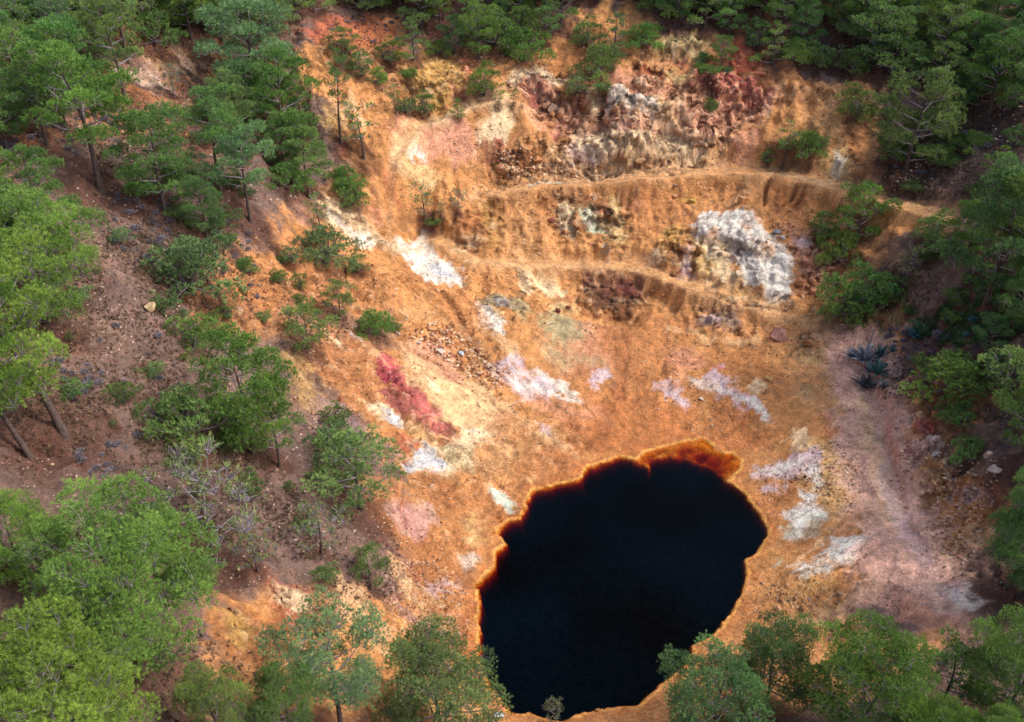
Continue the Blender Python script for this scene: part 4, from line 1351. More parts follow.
# kind x y height_px width lean tint | label          (x y = where the trunk meets the ground)
PLANTS = """
PL 125 101 100 1.0 0 . | tall pine whose dark bare trunk stands above the pale gap in the upper left wood
PL 100 189 138 1.05 -3 . | big open pine on a long dark leaning trunk at the upper left
PA 165 210 98 .95 0 . | light green pine just right of the long leaning trunk at the upper left
PA 207 238 62 .9 0 . | low pine at the foot of the light green pine on the upper left slope
PL 221 192 102 .9 0 . | pine with a dark double fork above the low pine on the upper left slope
PL 251 222 92 .95 0 GRY | slender greyish pine with a thin straight trunk left of the pale rock shelf
SP 174 96 30 .7 0 GRY | small bare grey tree in the gap behind the tall upper left pine
PA 258 108 105 1.15 0 GRY | large grey green pine with a wide crown on the skyline of the upper left wood
PA 285 150 95 1.0 0 DRK | dark pine below the large grey green crown of the upper left wood
PA 310 198 68 1.0 0 DRK | low broad dark pine above the pale rock shelf
PB 341 140 80 .75 0 . | lone pine with a long bare trunk beside the orange scarp
PT 364 158 50 1.1 0 . | small thin pine right of the long bare trunk beside the orange scarp
BU 352 206 30 1.0 0 DRK | dark bush just above the pale shelf of rock
BU 347 188 24 1.0 0 DRK | dark bush above the bush on the pale shelf
PT 321 232 36 1.0 0 . | small pine on a thin stem standing on the pale rock shelf
BU 328 263 40 1.1 0 GRY | grey green bush at the foot of the pale rock shelf
BU 358 272 22 .8 0 GRY | small grey twiggy bush right of the bush below the pale shelf
BU 190 292 60 1.15 0 GRY | wide grey green bushy pine alone on the left slope above the bare brown soil
BU 195 350 40 1.0 0 . | round bright bush at the right edge of the bare brown slope
BU 190 438 54 1.0 0 . | light green bush below the round bush on the bare brown slope
BU 243 272 16 1.2 0 BRI | small bright green bush on the brown slope beside the orange bank
DB 226 242 11 1.0 0 . | small shrub between the two slender upper left trunks and the orange bank
DB 262 320 10 1.0 0 DRK | small dark shrub on the brown ground above the large two part pine
DB 178 215 13 1.2 0 . | green ground shrub right of the long leaning trunk's foot
BU 228 318 16 .9 0 . | small bush just right of the round bush on the bare brown slope
BU 292 262 18 .9 0 GRY | greyish bush on the orange slope left of the pale shelf's foot
DB 392 330 10 1.0 0 . | low pale shrub right of the vivid green round bush
DB 305 622 9 1.2 0 DRK | dark low shrub beside the crumbled cream rock
PA 252 452 112 .92 0 . | large two part pine in the middle of the left slope, upper lobe
PA 280 466 84 .78 0 DRK | darker pine grown into the large pine in the middle of the left slope
PC 308 350 48 1.2 0 . | wide young pine on the left slope with dead twigs at its foot
PC 340 318 38 .9 0 DRK | dark young pine directly above the wide young pine on the left slope
BU 374 334 28 1.0 0 BRI | vivid green round bush above the crimson rock
BU 342 464 44 1.1 0 GRY | grey green bush half behind the dense dark pine left of the lake
PC 362 508 76 1.2 0 DRK | dense dark green pine left of the lake, lowest branches on the ground
DB 335 420 18 .9 0 . | low shrub above the grey green bush left of the lake
SP 321 554 52 1.0 0 GRY | sparse tree with dark forked trunk on bare purple soil left of the lake
PC 370 590 44 .8 0 . | small upright pine between the bare purple soil and the lake bank
DB 325 579 15 1.0 0 . | low flat green shrub on bare purple soil below the sparse forked tree
SP 258 572 44 1.0 0 . | thin young tree at the top of the pale crumbled rock
DB 212 322 12 .8 0 DRK | little dark shrub on the orange bank of the left slope
DB 299 302 10 .8 0 DRK | tiny dark shrub right of the orange bank of the left slope
BU 300 288 18 .7 0 DRK | narrow dark shrub on the orange slope below the pale shelf
DB 280 281 12 .9 0 . | small shrub left of the narrow dark shrub on the orange slope
DB 281 262 8 .9 0 DRK | tiny round shrub below the slender greyish pine
NB 62 432 175 1.0 -14 NEAR | tall pine leaning left over the bare slope on a reddish trunk
NB 30 456 150 .9 -13 NEAR | leaning pine at the left edge, lower of the two slanting trunks
NR 48 322 122 1.0 0 NEAR | broad bright pine at the left edge above the leaning trunks
PA 20 300 105 1.0 0 . | pine at the left edge behind the broad bright pine
NR 140 668 152 1.0 0 NEAR | largest bright green pine in the lower left
SP 214 560 100 1.15 0 GRY | grey twiggy pine behind the largest bright pine of the lower left
NR 28 582 84 .95 0 NEAR | bright pine cut by the left edge above the bottom left corner
NR 85 800 150 1.0 0 NEAR | bright pine filling the bottom left corner
NR 222 745 70 .8 0 DRK | dark pine between the bottom left corner pine and the pale stumps of rock
NB 342 735 112 .95 0 GRY | open pine with two thin trunks at the bottom edge left of the lake
NR 442 752 105 1.0 0 GRY | grey green pine at the bottom edge overhanging the left end of the lake
NR 290 738 66 .8 0 DRK | dark shaded pine at the bottom edge left of the open two trunk pine
NR 712 752 92 .95 0 GRY | greyish pine at the bottom edge over the right end of the lake
NR 765 708 82 .80 0 . | green pine right of the lake behind the greyish bottom edge pine
NR 855 748 106 .9 0 NEAR | dense round bright green pine at the bottom edge below the white mineral bank
PC 940 706 64 1.1 0 DRK | thin dark young pine between two bright pines at the bottom right
NR 1000 728 96 .85 0 NEAR | bright pine in the bottom right corner
NR 932 778 66 .8 0 BRI | bright pine top just showing at the bottom edge right of the round pine
NR 982 782 66 .7 0 BRI | small pine top at the bottom edge nearest the bottom right corner
SP 553 720 22 .8 0 GRY | tiny pale twiggy shrub on the bottom shore of the lake
NR 1022 596 118 .75 0 DRK | dark pine on the right edge casting shade on the pale track
PA 1018 468 96 .9 0 . | bright pine on the right edge above the white boulder
BU 950 392 46 1.25 0 DRK | broad dark bush above the orange bank on the right slope
BU 1004 390 48 1.2 0 DRK | dark bush at the right edge beside the broad dark bush
DB 958 424 24 1.0 0 . | small dark shrub on the orange bank at the right
BU 967 461 26 .9 0 DRK | little dark bush below the small shrub on the right bank
PA 985 305 130 .95 0 DRK | tall dark pine on the right edge above the green slope
PA 1024 285 120 1.0 0 DRK | dark pine cut by the right edge beside the upper track's end
PA 965 262 62 .8 0 DRK | short dark pine where the upper track disappears
PA 1012 330 60 1.0 0 DRK | spreading dark pine over the shaded green slope at the right
BU 932 243 34 1.0 0 DRK | round bush right below the upper track
PC 855 242 58 1.1 0 BRI | bushy bright pine on the inner side of the upper track
BU 822 237 28 1.0 0 . | small pale bush left of the bushy bright pine
BU 838 264 36 .9 0 DRK | dark bush below the bushy bright pine
BU 840 318 46 1.05 0 . | left bush of the clump beside the orange track bend
BU 866 306 42 1.05 0 DRK | middle bush of the clump beside the orange track bend
BU 888 300 30 1.0 0 DRK | right bush of the clump beside the orange track bend
SP 908 282 36 .7 0 . | thin pale young tree right of the clump at the track bend
PA 906 172 100 1.02 0 . | big broad pine alone above the upper track on the right
BU 858 118 34 1.25 0 . | wide bush on the rim of the orange cliff
PT 783 166 38 1.3 0 . | left pine of the cluster at the foot of the orange cliff
BU 803 156 28 .9 0 DRK | dark bush of the cluster at the foot of the orange cliff
DB 818 148 14 .8 0 DRK | small round shrub right of the cluster below the orange cliff
BU 767 163 15 .9 0 DRK | low shrub left of the cluster below the orange cliff
PL 988 118 78 1.0 0 . | tall pine on a bare trunk over the dark soil at the upper right
BU 972 150 22 1.0 0 . | small bush on dark soil right of the big broad pine
BU 998 176 30 1.0 0 DRK | bush on dark soil near the right edge above the upper track
BU 938 140 26 .8 0 BRI | light green bush beside the big broad pine's right side
BU 484 96 32 .95 0 BRI | round bright bush in the gully beside the orange scarp
PC 458 119 22 .9 0 BRI | little bright pine on the rim of the pink dump cone
PT 498 109 15 1.3 0 . | tiny pine at the top of the pale scree, left of two
PT 513 106 16 1.1 0 . | tiny pine at the top of the pale scree, right of two
BU 424 114 24 1.1 0 . | green bush at the foot of the orange scarp
PT 396 113 26 1.0 0 DRK | thin dark sapling left of the green bush below the orange scarp
DB 406 112 14 1.0 0 GRY | grey shrub between the sapling and the green bush below the scarp
DB 409 77 10 1.0 0 DRK | small dark shrub on the face of the orange scarp
PT 425 221 36 1.25 0 . | small pine on the orange bench above the white rock slab
PT 441 219 17 1.0 0 BRI | tiny sapling right of the small pine on the orange bench
SP 458 213 24 .8 0 GRY | half dead grey sapling on the orange bench
DB 432 224 9 1.1 0 DRK | low grey shrub at the foot of the small pine on the orange bench
PC 343 63 34 1.0 0 DRK | dark young pine on the orange ground left of the round bush above the scarp
BU 391 63 26 1.0 0 . | round bush on the crest of the orange scarp
BU 362 76 26 1.0 0 DRK | bush on the orange ground below the dark young pine above the scarp
BU 379 84 18 1.0 0 DRK | small bush below the round bush on the scarp crest
PC 414 60 42 1.0 0 DRK | dark pine on the scarp crest right of the round bush
PC 455 54 36 .9 0 . | young pine standing on the crest right of the orange scarp
PA 478 60 66 .8 0 DRK | grey dark pine at the head of the gully above the round bright bush
BU 440 55 16 1.1 0 DRK | low bush on the scarp crest left of the young pine
BU 586 46 28 1.0 0 . | round bush left of the orange mound on the skyline
PC 614 57 44 1.1 0 . | bright pine below the orange mound on the skyline
BU 643 47 26 1.0 0 BRI | light bush right of the bright pine below the orange mound
BU 598 76 34 .9 0 DRK | dark bush hanging in the cleft below the bright pine
BU 578 93 20 1.2 0 GRY | grey green bush on the rocks left of the cleft
DB 603 90 10 1.0 0 . | small shrub on the ledge below the dark cleft bush
PC 721 67 30 1.0 0 . | small pine left of the red mound
BU 703 63 12 1.1 0 DRK | dark shrub left of the small pine by the red mound
DB 711 73 9 1.2 0 BRI | bright low shrub on the ledge below the small pine by the red mound
DB 700 69 7 1.2 0 BRI | bright tiny shrub at the left end of the red ledge
DB 727 72 6 1.0 0 . | tiny shrub at the foot of the red mound
BU 711 110 12 1.1 0 DRK | single dark shrub on the face of the pink cliff
PC 772 66 44 1.2 0 DRK | dark bushy pine right of the red mound
BU 797 64 26 1.1 0 DRK | low dark bush on the cliff rim right of the red mound
BU 818 66 24 1.0 0 . | light bush on the dark rim behind the orange cliff
BU 838 70 24 1.0 0 . | round bush on the dark rim behind the orange cliff
BU 853 74 26 1.0 0 DRK | dark bush at the right end of the dark rim behind the orange cliff
BU 525 62 34 1.0 0 DRK | dark bush on the skyline left of the tan cone of earth
PC 545 42 34 1.0 0 DRK | dark pine above the tan cone of earth
"""
TINT = {'.': (1, 1, 1), 'BRI': BRI, 'DRK': DRK, 'GRY': GRY, 'NEAR': NEAR_}
_seen = set()
for ln in PLANTS.strip().split('\n'):
    a, lab = ln.split('|')
    k_, x_, y_, h_, w_, le, ti = a.split()
    plant_px(k_, float(x_), float(y_), float(h_), lab.strip(), float(w_), TINT[ti], float(le))

# the woods round the rim: pines and bushes no one could tell apart, zone by zone
def inside(p, V):
    return sdf(np.array([p]), np.array(V))[0] > 0
def wood(outline, n, hpx, kinds, label, group, tint, mind=2.4, seed=1, wf=(.9, 1.15)):
    r = random.Random(seed)
    V = poly(outline); xs = [a for a, b in V]; ys = [b for a, b in V]
    done = 0; tries = 0
    while done < n and tries < 4000:
        tries += 1
        x, y = r.uniform(min(xs), max(xs)), r.uniform(min(ys), max(ys))
        if not inside((x, y), V): continue
        p, _ = at(x, y)
        if any((p[0] - t[0]) ** 2 + (p[1] - t[1]) ** 2 < (mind * .4 + t[2] * .30) ** 2 for t in TREES): continue
        k = r.choice(kinds)
        ti = r.choice(tint)
        plant_px(k, x, y, r.uniform(*hpx) * (.5 if k in ('BU',) else .75 if k == 'PC' else 1), label, r.uniform(*wf), ti, group=group)
        done += 1
wood("-30 40 -30 165 60 150 85 80 150 55 210 40 290 60 300 22 395 8 398 -25 150 -25 -30 -25", 98, (55, 92), ['PA', 'PA', 'PB', 'BU', 'PC'], 'pine or bush of the dark wood covering the top left corner of the hillside', 'dark wood on the top left hillside', [DRK, DRK, (1.15, 1.12, 1.3), GRY], 2.6, 3)
wood("205 120 250 95 330 150 325 175 300 205 262 190 225 150", 9, (50, 80), ['PA', 'PC', 'BU'], 'dark pine packed in the stand between the slender trunk and the orange scarp', 'stand left of the orange scarp', [DRK, (1.1, 1.1, 1.2)], 2.2, 4)
wood("400 -25 400 30 450 40 520 52 560 30 600 2 640 8 660 32 720 34 765 55 860 75 890 85 1040 85 1040 -25", 118, (50, 78), ['PA', 'PA', 'PA', 'PB', 'PC', 'BU'], 'pine or bush of the dense wood along the top edge behind the cliffs', 'dense wood behind the cliffs', [DRK, DRK, (1.1, 1.1, 1.2), (1, 1, 1)], 2.6, 5)
wood("880 85 940 70 1040 80 1040 125 1000 120 960 112 930 100", 9, (45, 72), ['PA', 'PC', 'BU'], 'pine of the loose upper right stand above the dark bare soil', 'upper right stand', [(1, 1, 1), DRK], 2.8, 6)
wood("0 240 70 240 130 245 70 330 0 330", 3, (70, 100), ['PA'], 'green pine crowded along the left edge beneath the long leaning trunk pine', 'left edge pines', [(1, 1, 1), NEAR_], 2.6, 8)
wood("970 330 1060 320 1080 470 1030 470 1000 400", 7, (40, 62), ['PA', 'BU'], 'dark pine crowding the right edge of the shaded slope', 'right edge pines', [DRK], 2.6, 9)
wood("60 240 180 240 250 330 240 470 330 480 330 560 260 600 160 440 60 420", 22, (10, 22), ['DB', 'BU'], 'small low shrub scattered on the brown left slope', 'low shrubs of the left slope', [DRK, GRY, (.8, .8, .9)], 1.2, 12, (.8, 1.3))
wood("100 90 220 90 260 170 250 240 130 230", 12, (9, 18), ['DB'], 'dark low shrub under the open pines of the upper left slope', 'low shrubs under the upper left pines', [DRK, (.7, .7, .8)], 1.0, 13, (.8, 1.3))
wood("880 110 1024 100 1024 200 930 200 880 190", 14, (9, 18), ['DB'], 'dark low shrub on the dark soil above the right end of the upper track', 'low shrubs above the upper track', [DRK, (.7, .7, .8)], 1.0, 14, (.8, 1.3))
wood("880 260 1000 240 1010 360 960 400 900 340", 12, (9, 18), ['DB'], 'dark low shrub on the shaded slope between the track bend and the right edge', 'low shrubs of the shaded right slope', [DRK, (.7, .75, .8)], 1.0, 15, (.8, 1.3))
print('plants', len(TREES), time.time() - T0)

# soil under the trees is dark with fallen needles
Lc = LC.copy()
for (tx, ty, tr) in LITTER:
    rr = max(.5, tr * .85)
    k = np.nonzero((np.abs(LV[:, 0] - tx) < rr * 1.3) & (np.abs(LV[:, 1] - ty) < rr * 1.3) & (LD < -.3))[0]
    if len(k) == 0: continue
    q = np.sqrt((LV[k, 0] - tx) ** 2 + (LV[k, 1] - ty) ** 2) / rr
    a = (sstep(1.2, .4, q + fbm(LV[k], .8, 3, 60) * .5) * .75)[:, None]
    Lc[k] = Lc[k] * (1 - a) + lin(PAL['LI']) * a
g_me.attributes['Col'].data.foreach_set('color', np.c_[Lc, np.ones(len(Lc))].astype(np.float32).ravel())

def ground_col(fi):
    return Lc[LF[fi][0]]

# ------------------------------------------------------------------ rocks
import bmesh
def build_rock(seed, sub=3, cuts=15, rough=.05):
    bm = bmesh.new(); bmesh.ops.create_icosphere(bm, subdivisions=sub, radius=1.0)
    V = np.array([v.co[:] for v in bm.verts]); F = np.array([[v.index for v in f.verts] for f in bm.faces]); bm.free()
    r = np.random.default_rng(seed)
    for i in range(cuts):
        nrm = r.normal(0, 1, 3); nrm /= np.linalg.norm(nrm); o = r.uniform(.40, .80)
        V -= np.maximum(0, V @ nrm - o)[:, None] * nrm
    V *= (1 + fbm(V + seed * 3.1, .7, 3, seed) * rough * 2 + fbm(V + seed, .25, 2, seed + 4) * rough * .6)[:, None]
    V *= np.array([1, .8, .68])
    me = fast_mesh('rock', V, F, smooth=False); me.materials.append(M_ROCK)
    return me
ROCKS = [build_rock(i) for i in range(1, 8)]
rrng = random.Random(11)
def rock_px(px, py, wpx, label, color, hf=1.0, group=None, var=None, name='boulder', cat='boulder', sink=.25, dry=1.0):
    p, fi = at(px, py)
    s = wpx * .5 * depth_of(p) / FPX
    o = bpy.data.objects.new(name, ROCKS[rrng.randrange(7) if var is None else var]); COL.objects.link(o)
    o.location = (p[0], p[1], p[2] + s * (.5 - sink) * hf)
    o.scale = (s, s, s * hf)
    o.rotation_euler = (rrng.uniform(-.35, .35), rrng.uniform(-.35, .35), rrng.uniform(0, 6.28))
    c = lin(color) if len(color) == 3 and max(color) > 1.5 else np.array(color)
    o.color = (c[0], c[1], c[2], 1)
    return tag(o, label, cat, group)
for px, py, w, hf, c, lab in [
    (776, 337, 26, .9, (176, 120, 104), 'large pinkish brown boulder lying alone below the lower track'),
    (769, 380, 11, 1, (206, 160, 82), 'small yellow boulder beside the cream mound above the lake'),
    (741, 202, 15, 1.1, (206, 142, 88), 'tan boulder stuck in the slope under the upper track'),
    (691, 202, 12, 1.1, (204, 160, 60), 'yellow ochre boulder left of the white outcrop'),
    (461, 354, 10, 1, (196, 206, 214), 'bluish white block in the rubble left of the mud flat'),
    (441, 352, 11, .8, (226, 212, 196), 'flat white block left of the bluish white block'),
    (418, 343, 7, .9, (222, 200, 188), 'small pinkish white stone between two pale stones in the left rubble'),
    (398, 334, 7, 1.1, (230, 206, 190), 'pale stone at the upper left end of the rubble line'),
    (552, 222, 11, 1.1, (150, 78, 66), 'red brown boulder left of the pale green recess'),
    (675, 186, 6, 1, (132, 110, 112), 'grey stone on the slope just below the upper track'),
    (608, 214, 13, .9, (98, 62, 50), 'dark brown boulder right of the pale green recess'),
    (777, 233, 13, .8, (136, 132, 136), 'grey boulder at the top right of the white outcrop'),
    (783, 238, 8, .7, (214, 206, 194), 'pale slab under the grey boulder by the white outcrop'),
    (934, 455, 17, 1, (226, 206, 190), 'rounded white boulder in front of the red outcrop at the right'),
    (988, 456, 11, 1.6, (206, 176, 160), 'upright pale boulder beside the dark pine on the right edge'),
    (996, 470, 20, .5, (190, 166, 158), 'flat pale slab below the upright pale boulder on the right'),
    (808, 345, 16, .9, (172, 112, 58), 'broken ochre boulder right of the large pinkish brown boulder'),
    (558, 312, 9, 1, (132, 66, 56), 'dark red block left of the dark rock outcrop'),
    (568, 308, 7, 1, (140, 74, 60), 'small dark red block next to the dark rock outcrop'),
    (652, 292, 10, 1.1, (146, 92, 64), 'brown boulder right of the dark rock outcrop'),
    (150, 308, 17, 1.0, (208, 176, 128), 'cream coloured rock alone on the bare left slope'),
    (702, 399, 7, .5, (240, 232, 208), 'small white stone lying on the orange mud'),
    (500, 716, 16, .6, (216, 214, 216), 'white slab on the bottom left shore of the lake'),
    (597, 711, 8, .8, (202, 128, 54), 'orange stone on the bottom shore of the lake'),
    (432, 486, 9, .9, (226, 186, 164), 'pale pink knob on the brown bank left of the lake'),
    (318, 207, 18, .9, (220, 172, 138), 'pale rounded boulder at the head of the pale shelf'),
    (832, 631, 8, .9, (130, 48, 48), 'dark red stone behind the round bright pine'),
    (805, 477, 6, .8, (88, 72, 66), 'dark stone at the right end of the white streaks')]:
    rock_px(px, py, w, lab, c, hf)
def rock_zone(outline, n, wpx, label, group, colors, seed, name='rock'):
    r = random.Random(seed); V = poly(outline); xs = [a for a, b in V]; ys = [b for a, b in V]
    k = 0
    for _ in range(4000):
        if k >= n: break
        x, y = r.uniform(min(xs), max(xs)), r.uniform(min(ys), max(ys))
        if not inside((x, y), V): continue
        p, fi = at(x, y)
        base = ground_col(fi)
        c = lin(r.choice(colors)) * .4 + base * .6
        c = c * r.uniform(.75, 1.2)
        rock_px(x, y, (wpx[0] * .7 + (wpx[1] * 1.15 - wpx[0] * .7) * r.random() ** 2.2), label, tuple(np.clip(c, .01, .85)), r.uniform(.7, 1.2), group, None, name, 'rock', .45)
        k += 1
OC = [(190, 120, 60), (150, 90, 50), (222, 170, 120), (110, 70, 52), (226, 196, 160)]
rock_zone('455 330 480 345 505 385 495 392 470 372 445 345', 34, (4, 9), 'ochre rock in the rubble tongue left of the mud flat', 'rubble tongue left of the mud flat', OC, 1)
rock_zone('510 85 560 95 690 120 760 100 755 118 690 135 560 122', 36, (6, 14), 'broken rock on the upper ledge of the pink cliff', 'rocks on the upper cliff ledge', [(214, 150, 120), (226, 190, 160), (150, 86, 60), (120, 70, 56)], 2)
rock_zone('490 150 570 150 690 158 700 172 560 178 495 178', 24, (6, 13), 'broken rock at the cliff foot above the upper track', 'rocks at the cliff foot', OC + [(226, 210, 200)], 3)
rock_zone('545 195 700 195 700 240 660 262 560 240', 22, (5, 11), 'ochre rock on the slope between the two tracks', 'rocks between the tracks', OC, 4)
rock_zone('690 70 765 74 766 98 690 96', 16, (6, 12), 'maroon rock on the red wall under the tan ledge', 'rocks on the red wall', [(160, 70, 66), (196, 100, 96), (110, 50, 50)], 5)
rock_zone('578 268 642 268 642 312 582 314', 5, (6, 12), 'dark maroon block of the outcrop under the lower track', 'blocks of the dark outcrop', [(96, 50, 46), (120, 66, 52), (74, 54, 44)], 6)
rock_zone('925 555 1000 545 1005 590 960 600', 22, (4, 9), 'pale grey rock in the rubble beside the dark shaded ground', 'pale rubble at the right', [(196, 180, 176), (130, 112, 110), (214, 190, 176)], 7)
rock_zone('765 590 850 588 855 605 770 618', 18, (4, 8), 'brown rock in the line right of the lake', 'rocks right of the lake', [(140, 82, 60), (196, 140, 108), (214, 196, 190)], 8)
rock_zone('700 306 745 304 745 330 702 330', 9, (7, 12), 'purplish rock of the small outcrop on the lower track bank', 'small purplish outcrop', [(130, 96, 96), (170, 140, 140), (110, 74, 62)], 9)
rock_zone('262 568 300 585 312 612 300 620 272 600', 16, (6, 12), 'crumbled cream rock beneath the thin young tree', 'crumbled cream rock', [(232, 196, 146), (206, 150, 90), (226, 176, 120)], 10)
rock_zone('900 466 950 470 950 495 905 495', 14, (4, 9), 'ochre rock below the rounded white boulder', 'rocks below the white boulder', OC, 12)
rock_zone('700 235 755 240 790 300 740 296 705 285', 16, (6, 12), 'grey white rock on the face of the white outcrop', 'rocks of the white outcrop', [(226, 220, 210), (150, 146, 146), (236, 222, 190)], 13)

# small stones no one could count
def stone_field():
    r = np.random.default_rng(3)
    bm = bmesh.new(); bmesh.ops.create_icosphere(bm, subdivisions=1, radius=1.0)
    sv = np.array([v.co[:] for v in bm.verts]); sf = np.array([[v.index for v in f.verts] for f in bm.faces]); bm.free()
    VV, FF, CC = [], [], []; cnt = 0
    dens = [("300 40 640 20 860 90 940 210 880 330 960 400 1000 560 940 640 760 640 400 640 250 600 400 560 180 290 300 200", 5200, (1.0, 3.0)),
            ("440 320 510 370 500 395 400 335", 420, (2, 5)), ("495 150 700 140 690 176 500 178", 420, (2, 5)), ("900 440 1000 460 980 600 900 540", 420, (2, 5)),
            ("540 300 600 320 620 360 545 350", 420, (1.5, 3.5)), ("760 440 860 440 850 610 770 620", 500, (1.5, 3.5)), ("380 560 470 560 470 640 390 640", 420, (1.5, 3.5)),
            ("0 240 180 230 420 540 250 600 0 480", 1100, (1.5, 3.5)), ("100 0 300 200 100 240 0 150", 500, (1.5, 3.5)), ("880 120 1024 90 1024 200 900 190", 260, (2, 4))]
    for o_, n, w in dens:
        V = np.array(poly(o_))
        q = np.stack([r.uniform(V[:, 0].min(), V[:, 0].max(), n * 3), r.uniform(V[:, 1].min(), V[:, 1].max(), n * 3)], 1)
        cl = fbm(np.c_[q, np.zeros(len(q))], 60, 3, 14)
        q = q[(sdf(q, V) > 0) & (cl + r.normal(0, .12, len(q)) > .06)][:n]
        for px, py in q:
            p, fi = at(px, py)
            if p[2] < .06: continue
            s = r.uniform(*w) ** 1.0 * .5 * depth_of(p) / FPX
            a = r.uniform(0, 6.28); ca, sa = math.cos(a), math.sin(a)
            v = sv * (1 + r.normal(0, .22, (12, 1))) * (s * np.array([1, .8, .6]) * r.uniform(.75, 1.25, 3))
            v = np.c_[v[:, 0] * ca - v[:, 1] * sa, v[:, 0] * sa + v[:, 1] * ca, v[:, 2]] + np.array(p) + (0, 0, s * .2)
            g = ground_col(fi); u = r.random()
            tgt = lin((226, 196, 164)) if u < .5 else lin((96, 66, 50)) if u < .72 else lin((170, 100, 56)) if u < .92 else lin((160, 66, 60))
            c = g * .35 + tgt * .65 if u < .5 else g * .45 + tgt * .55
            VV.append(v); FF.append(sf + cnt); CC.append(np.repeat(c[None] * r.uniform(.8, 1.2), 12, 0)); cnt += 12
    me = fast_mesh('loose_stones', np.concatenate(VV), np.concatenate(FF), np.clip(np.concatenate(CC), .01, .9), smooth=False)
    tag(link('loose_stones', me, M_GROUND), 'loose stones and grit strewn over the pit slopes', 'stones', kind='stuff')
stone_field()
print('stones', time.time() - T0)

# ------------------------------------------------------------------ grey cushion shrubs, dry tufts, undergrowth
def build_cushion(seed, R=.5):
    r = np.random.default_rng(seed)
    n = 90
    u = r.normal(0, 1, (n, 3)); u[:, 2] = np.abs(u[:, 2]); u /= np.linalg.norm(u, axis=1)[:, None]
    c = u * R * np.array([1, 1, .75]) * r.uniform(.55, .9, n)[:, None]
    tri, tone = tufts(r, c, u + (0, 0, .2), 6, .17, .030, .9, np.clip(r.normal(.5, .18, n) + .2 * u[:, 2], 0, 1))
    return blades_mesh('cushion_shrub', tri, tone, M_SCRUB)
CUSH = [build_cushion(i) for i in range(1, 5)]
crng = random.Random(21)
def cushion(px, py, wpx, label, group=None):
    p, _ = at(px, py)
    s = wpx * depth_of(p) / FPX / 1.15
    o = bpy.data.objects.new('cushion_shrub', CUSH[crng.randrange(4)]); COL.objects.link(o)
    o.location = (p[0], p[1], p[2] - .04); o.scale = (s, s, s * crng.uniform(.8, 1.1)); o.rotation_euler = (0, 0, crng.uniform(0, 6.28))
    v = crng.uniform(.75, 1.2); o.color = (v, v * .98, v * 1.05, 1)
    tag(o, label, 'shrub', group)
for px, py, w, lab in [
    (157, 377, 15, 'largest grey cushion shrub alone in the middle of the bare left slope'),
    (160, 392, 9, 'small grey cushion shrub just below the largest one on the bare left slope'),
    (123, 380, 9, 'grey cushion shrub left of the largest one on the bare left slope'),
    (123, 399, 7, 'small round cushion shrub below the cushion left of the largest one'),
    (158, 334, 11, 'tall grey cushion shrub left of the round bright bush'),
    (115, 324, 11, 'grey cushion shrub near the tip of the leaning pine'),
    (100, 338, 8, 'small dark cushion shrub left below the cushion at the leaning pine tip'),
    (144, 416, 9, 'grey cushion shrub left of the pair above the largest bright pine'),
    (157, 412, 11, 'right and larger cushion of the pair above the largest bright pine'),
    (137, 432, 13, 'wide grey cushion shrub close above the largest bright pine crown'),
    (149, 433, 11, 'grey cushion shrub touching the wide one above the largest bright pine'),
    (98, 380, 13, 'greenish grey cushion shrub on the brow at the lower left slope'),
    (101, 371, 10, 'grey cushion shrub behind the greenish grey one on the brow'),
    (256, 295, 10, 'grey cushion shrub on the orange bank below the small bright bush'),
    (248, 231, 9, 'grey cushion shrub beside the slender trunk of the upper left slope')]:
    cushion(px, py + 2, w, lab)
def cush_zone(outline, n, wpx, label, group, seed):
    r = random.Random(seed); V = poly(outline); xs = [a for a, b in V]; ys = [b for a, b in V]; k = 0
    while k < n:
        x, y = r.uniform(min(xs), max(xs)), r.uniform(min(ys), max(ys))
        if inside((x, y), V):
            cushion(x, y, r.uniform(*wpx), label, group); k += 1
cush_zone('55 360 90 365 92 400 70 405 55 385', 16, (9, 14), 'grey cushion shrub in the thick patch behind the leaning trunks', 'patch behind the leaning trunks', 1)
cush_zone('100 190 180 195 215 290 150 270 110 240', 75, (6, 11), 'grey cushion shrub in the thicket right of the long leaning trunk', 'thicket right of the long leaning trunk', 2)
cush_zone('0 60 130 95 180 130 110 150 30 160 0 150', 70, (7, 12), 'grey cushion shrub among the trunks of the upper left wood', 'upper left wood shrubs', 3)
cush_zone('215 225 262 240 250 290 215 300 205 260', 18, (6, 10), 'grey cushion shrub along the top of the orange bank on the left', 'top of the orange bank', 4)
cush_zone('330 10 400 15 398 52 330 50', 22, (4, 7), 'small dark cushion shrub dotted on the orange ground above the scarp', 'dots above the scarp', 5)
cush_zone('880 120 1024 130 1024 170 960 170 900 185', 34, (6, 11), 'grey cushion shrub on the dark soil around the big broad pine', 'around the big broad pine', 6)
cush_zone('885 330 940 310 980 300 940 350 905 385 880 385', 30, (6, 12), 'grey purple cushion shrub on the shaded slope above the agaves', 'shaded slope above the agaves', 7)
cush_zone('80 440 130 445 110 480 75 475', 14, (9, 14), 'grey cushion shrub above the bright pine at the left edge', 'above the left edge pine', 9)

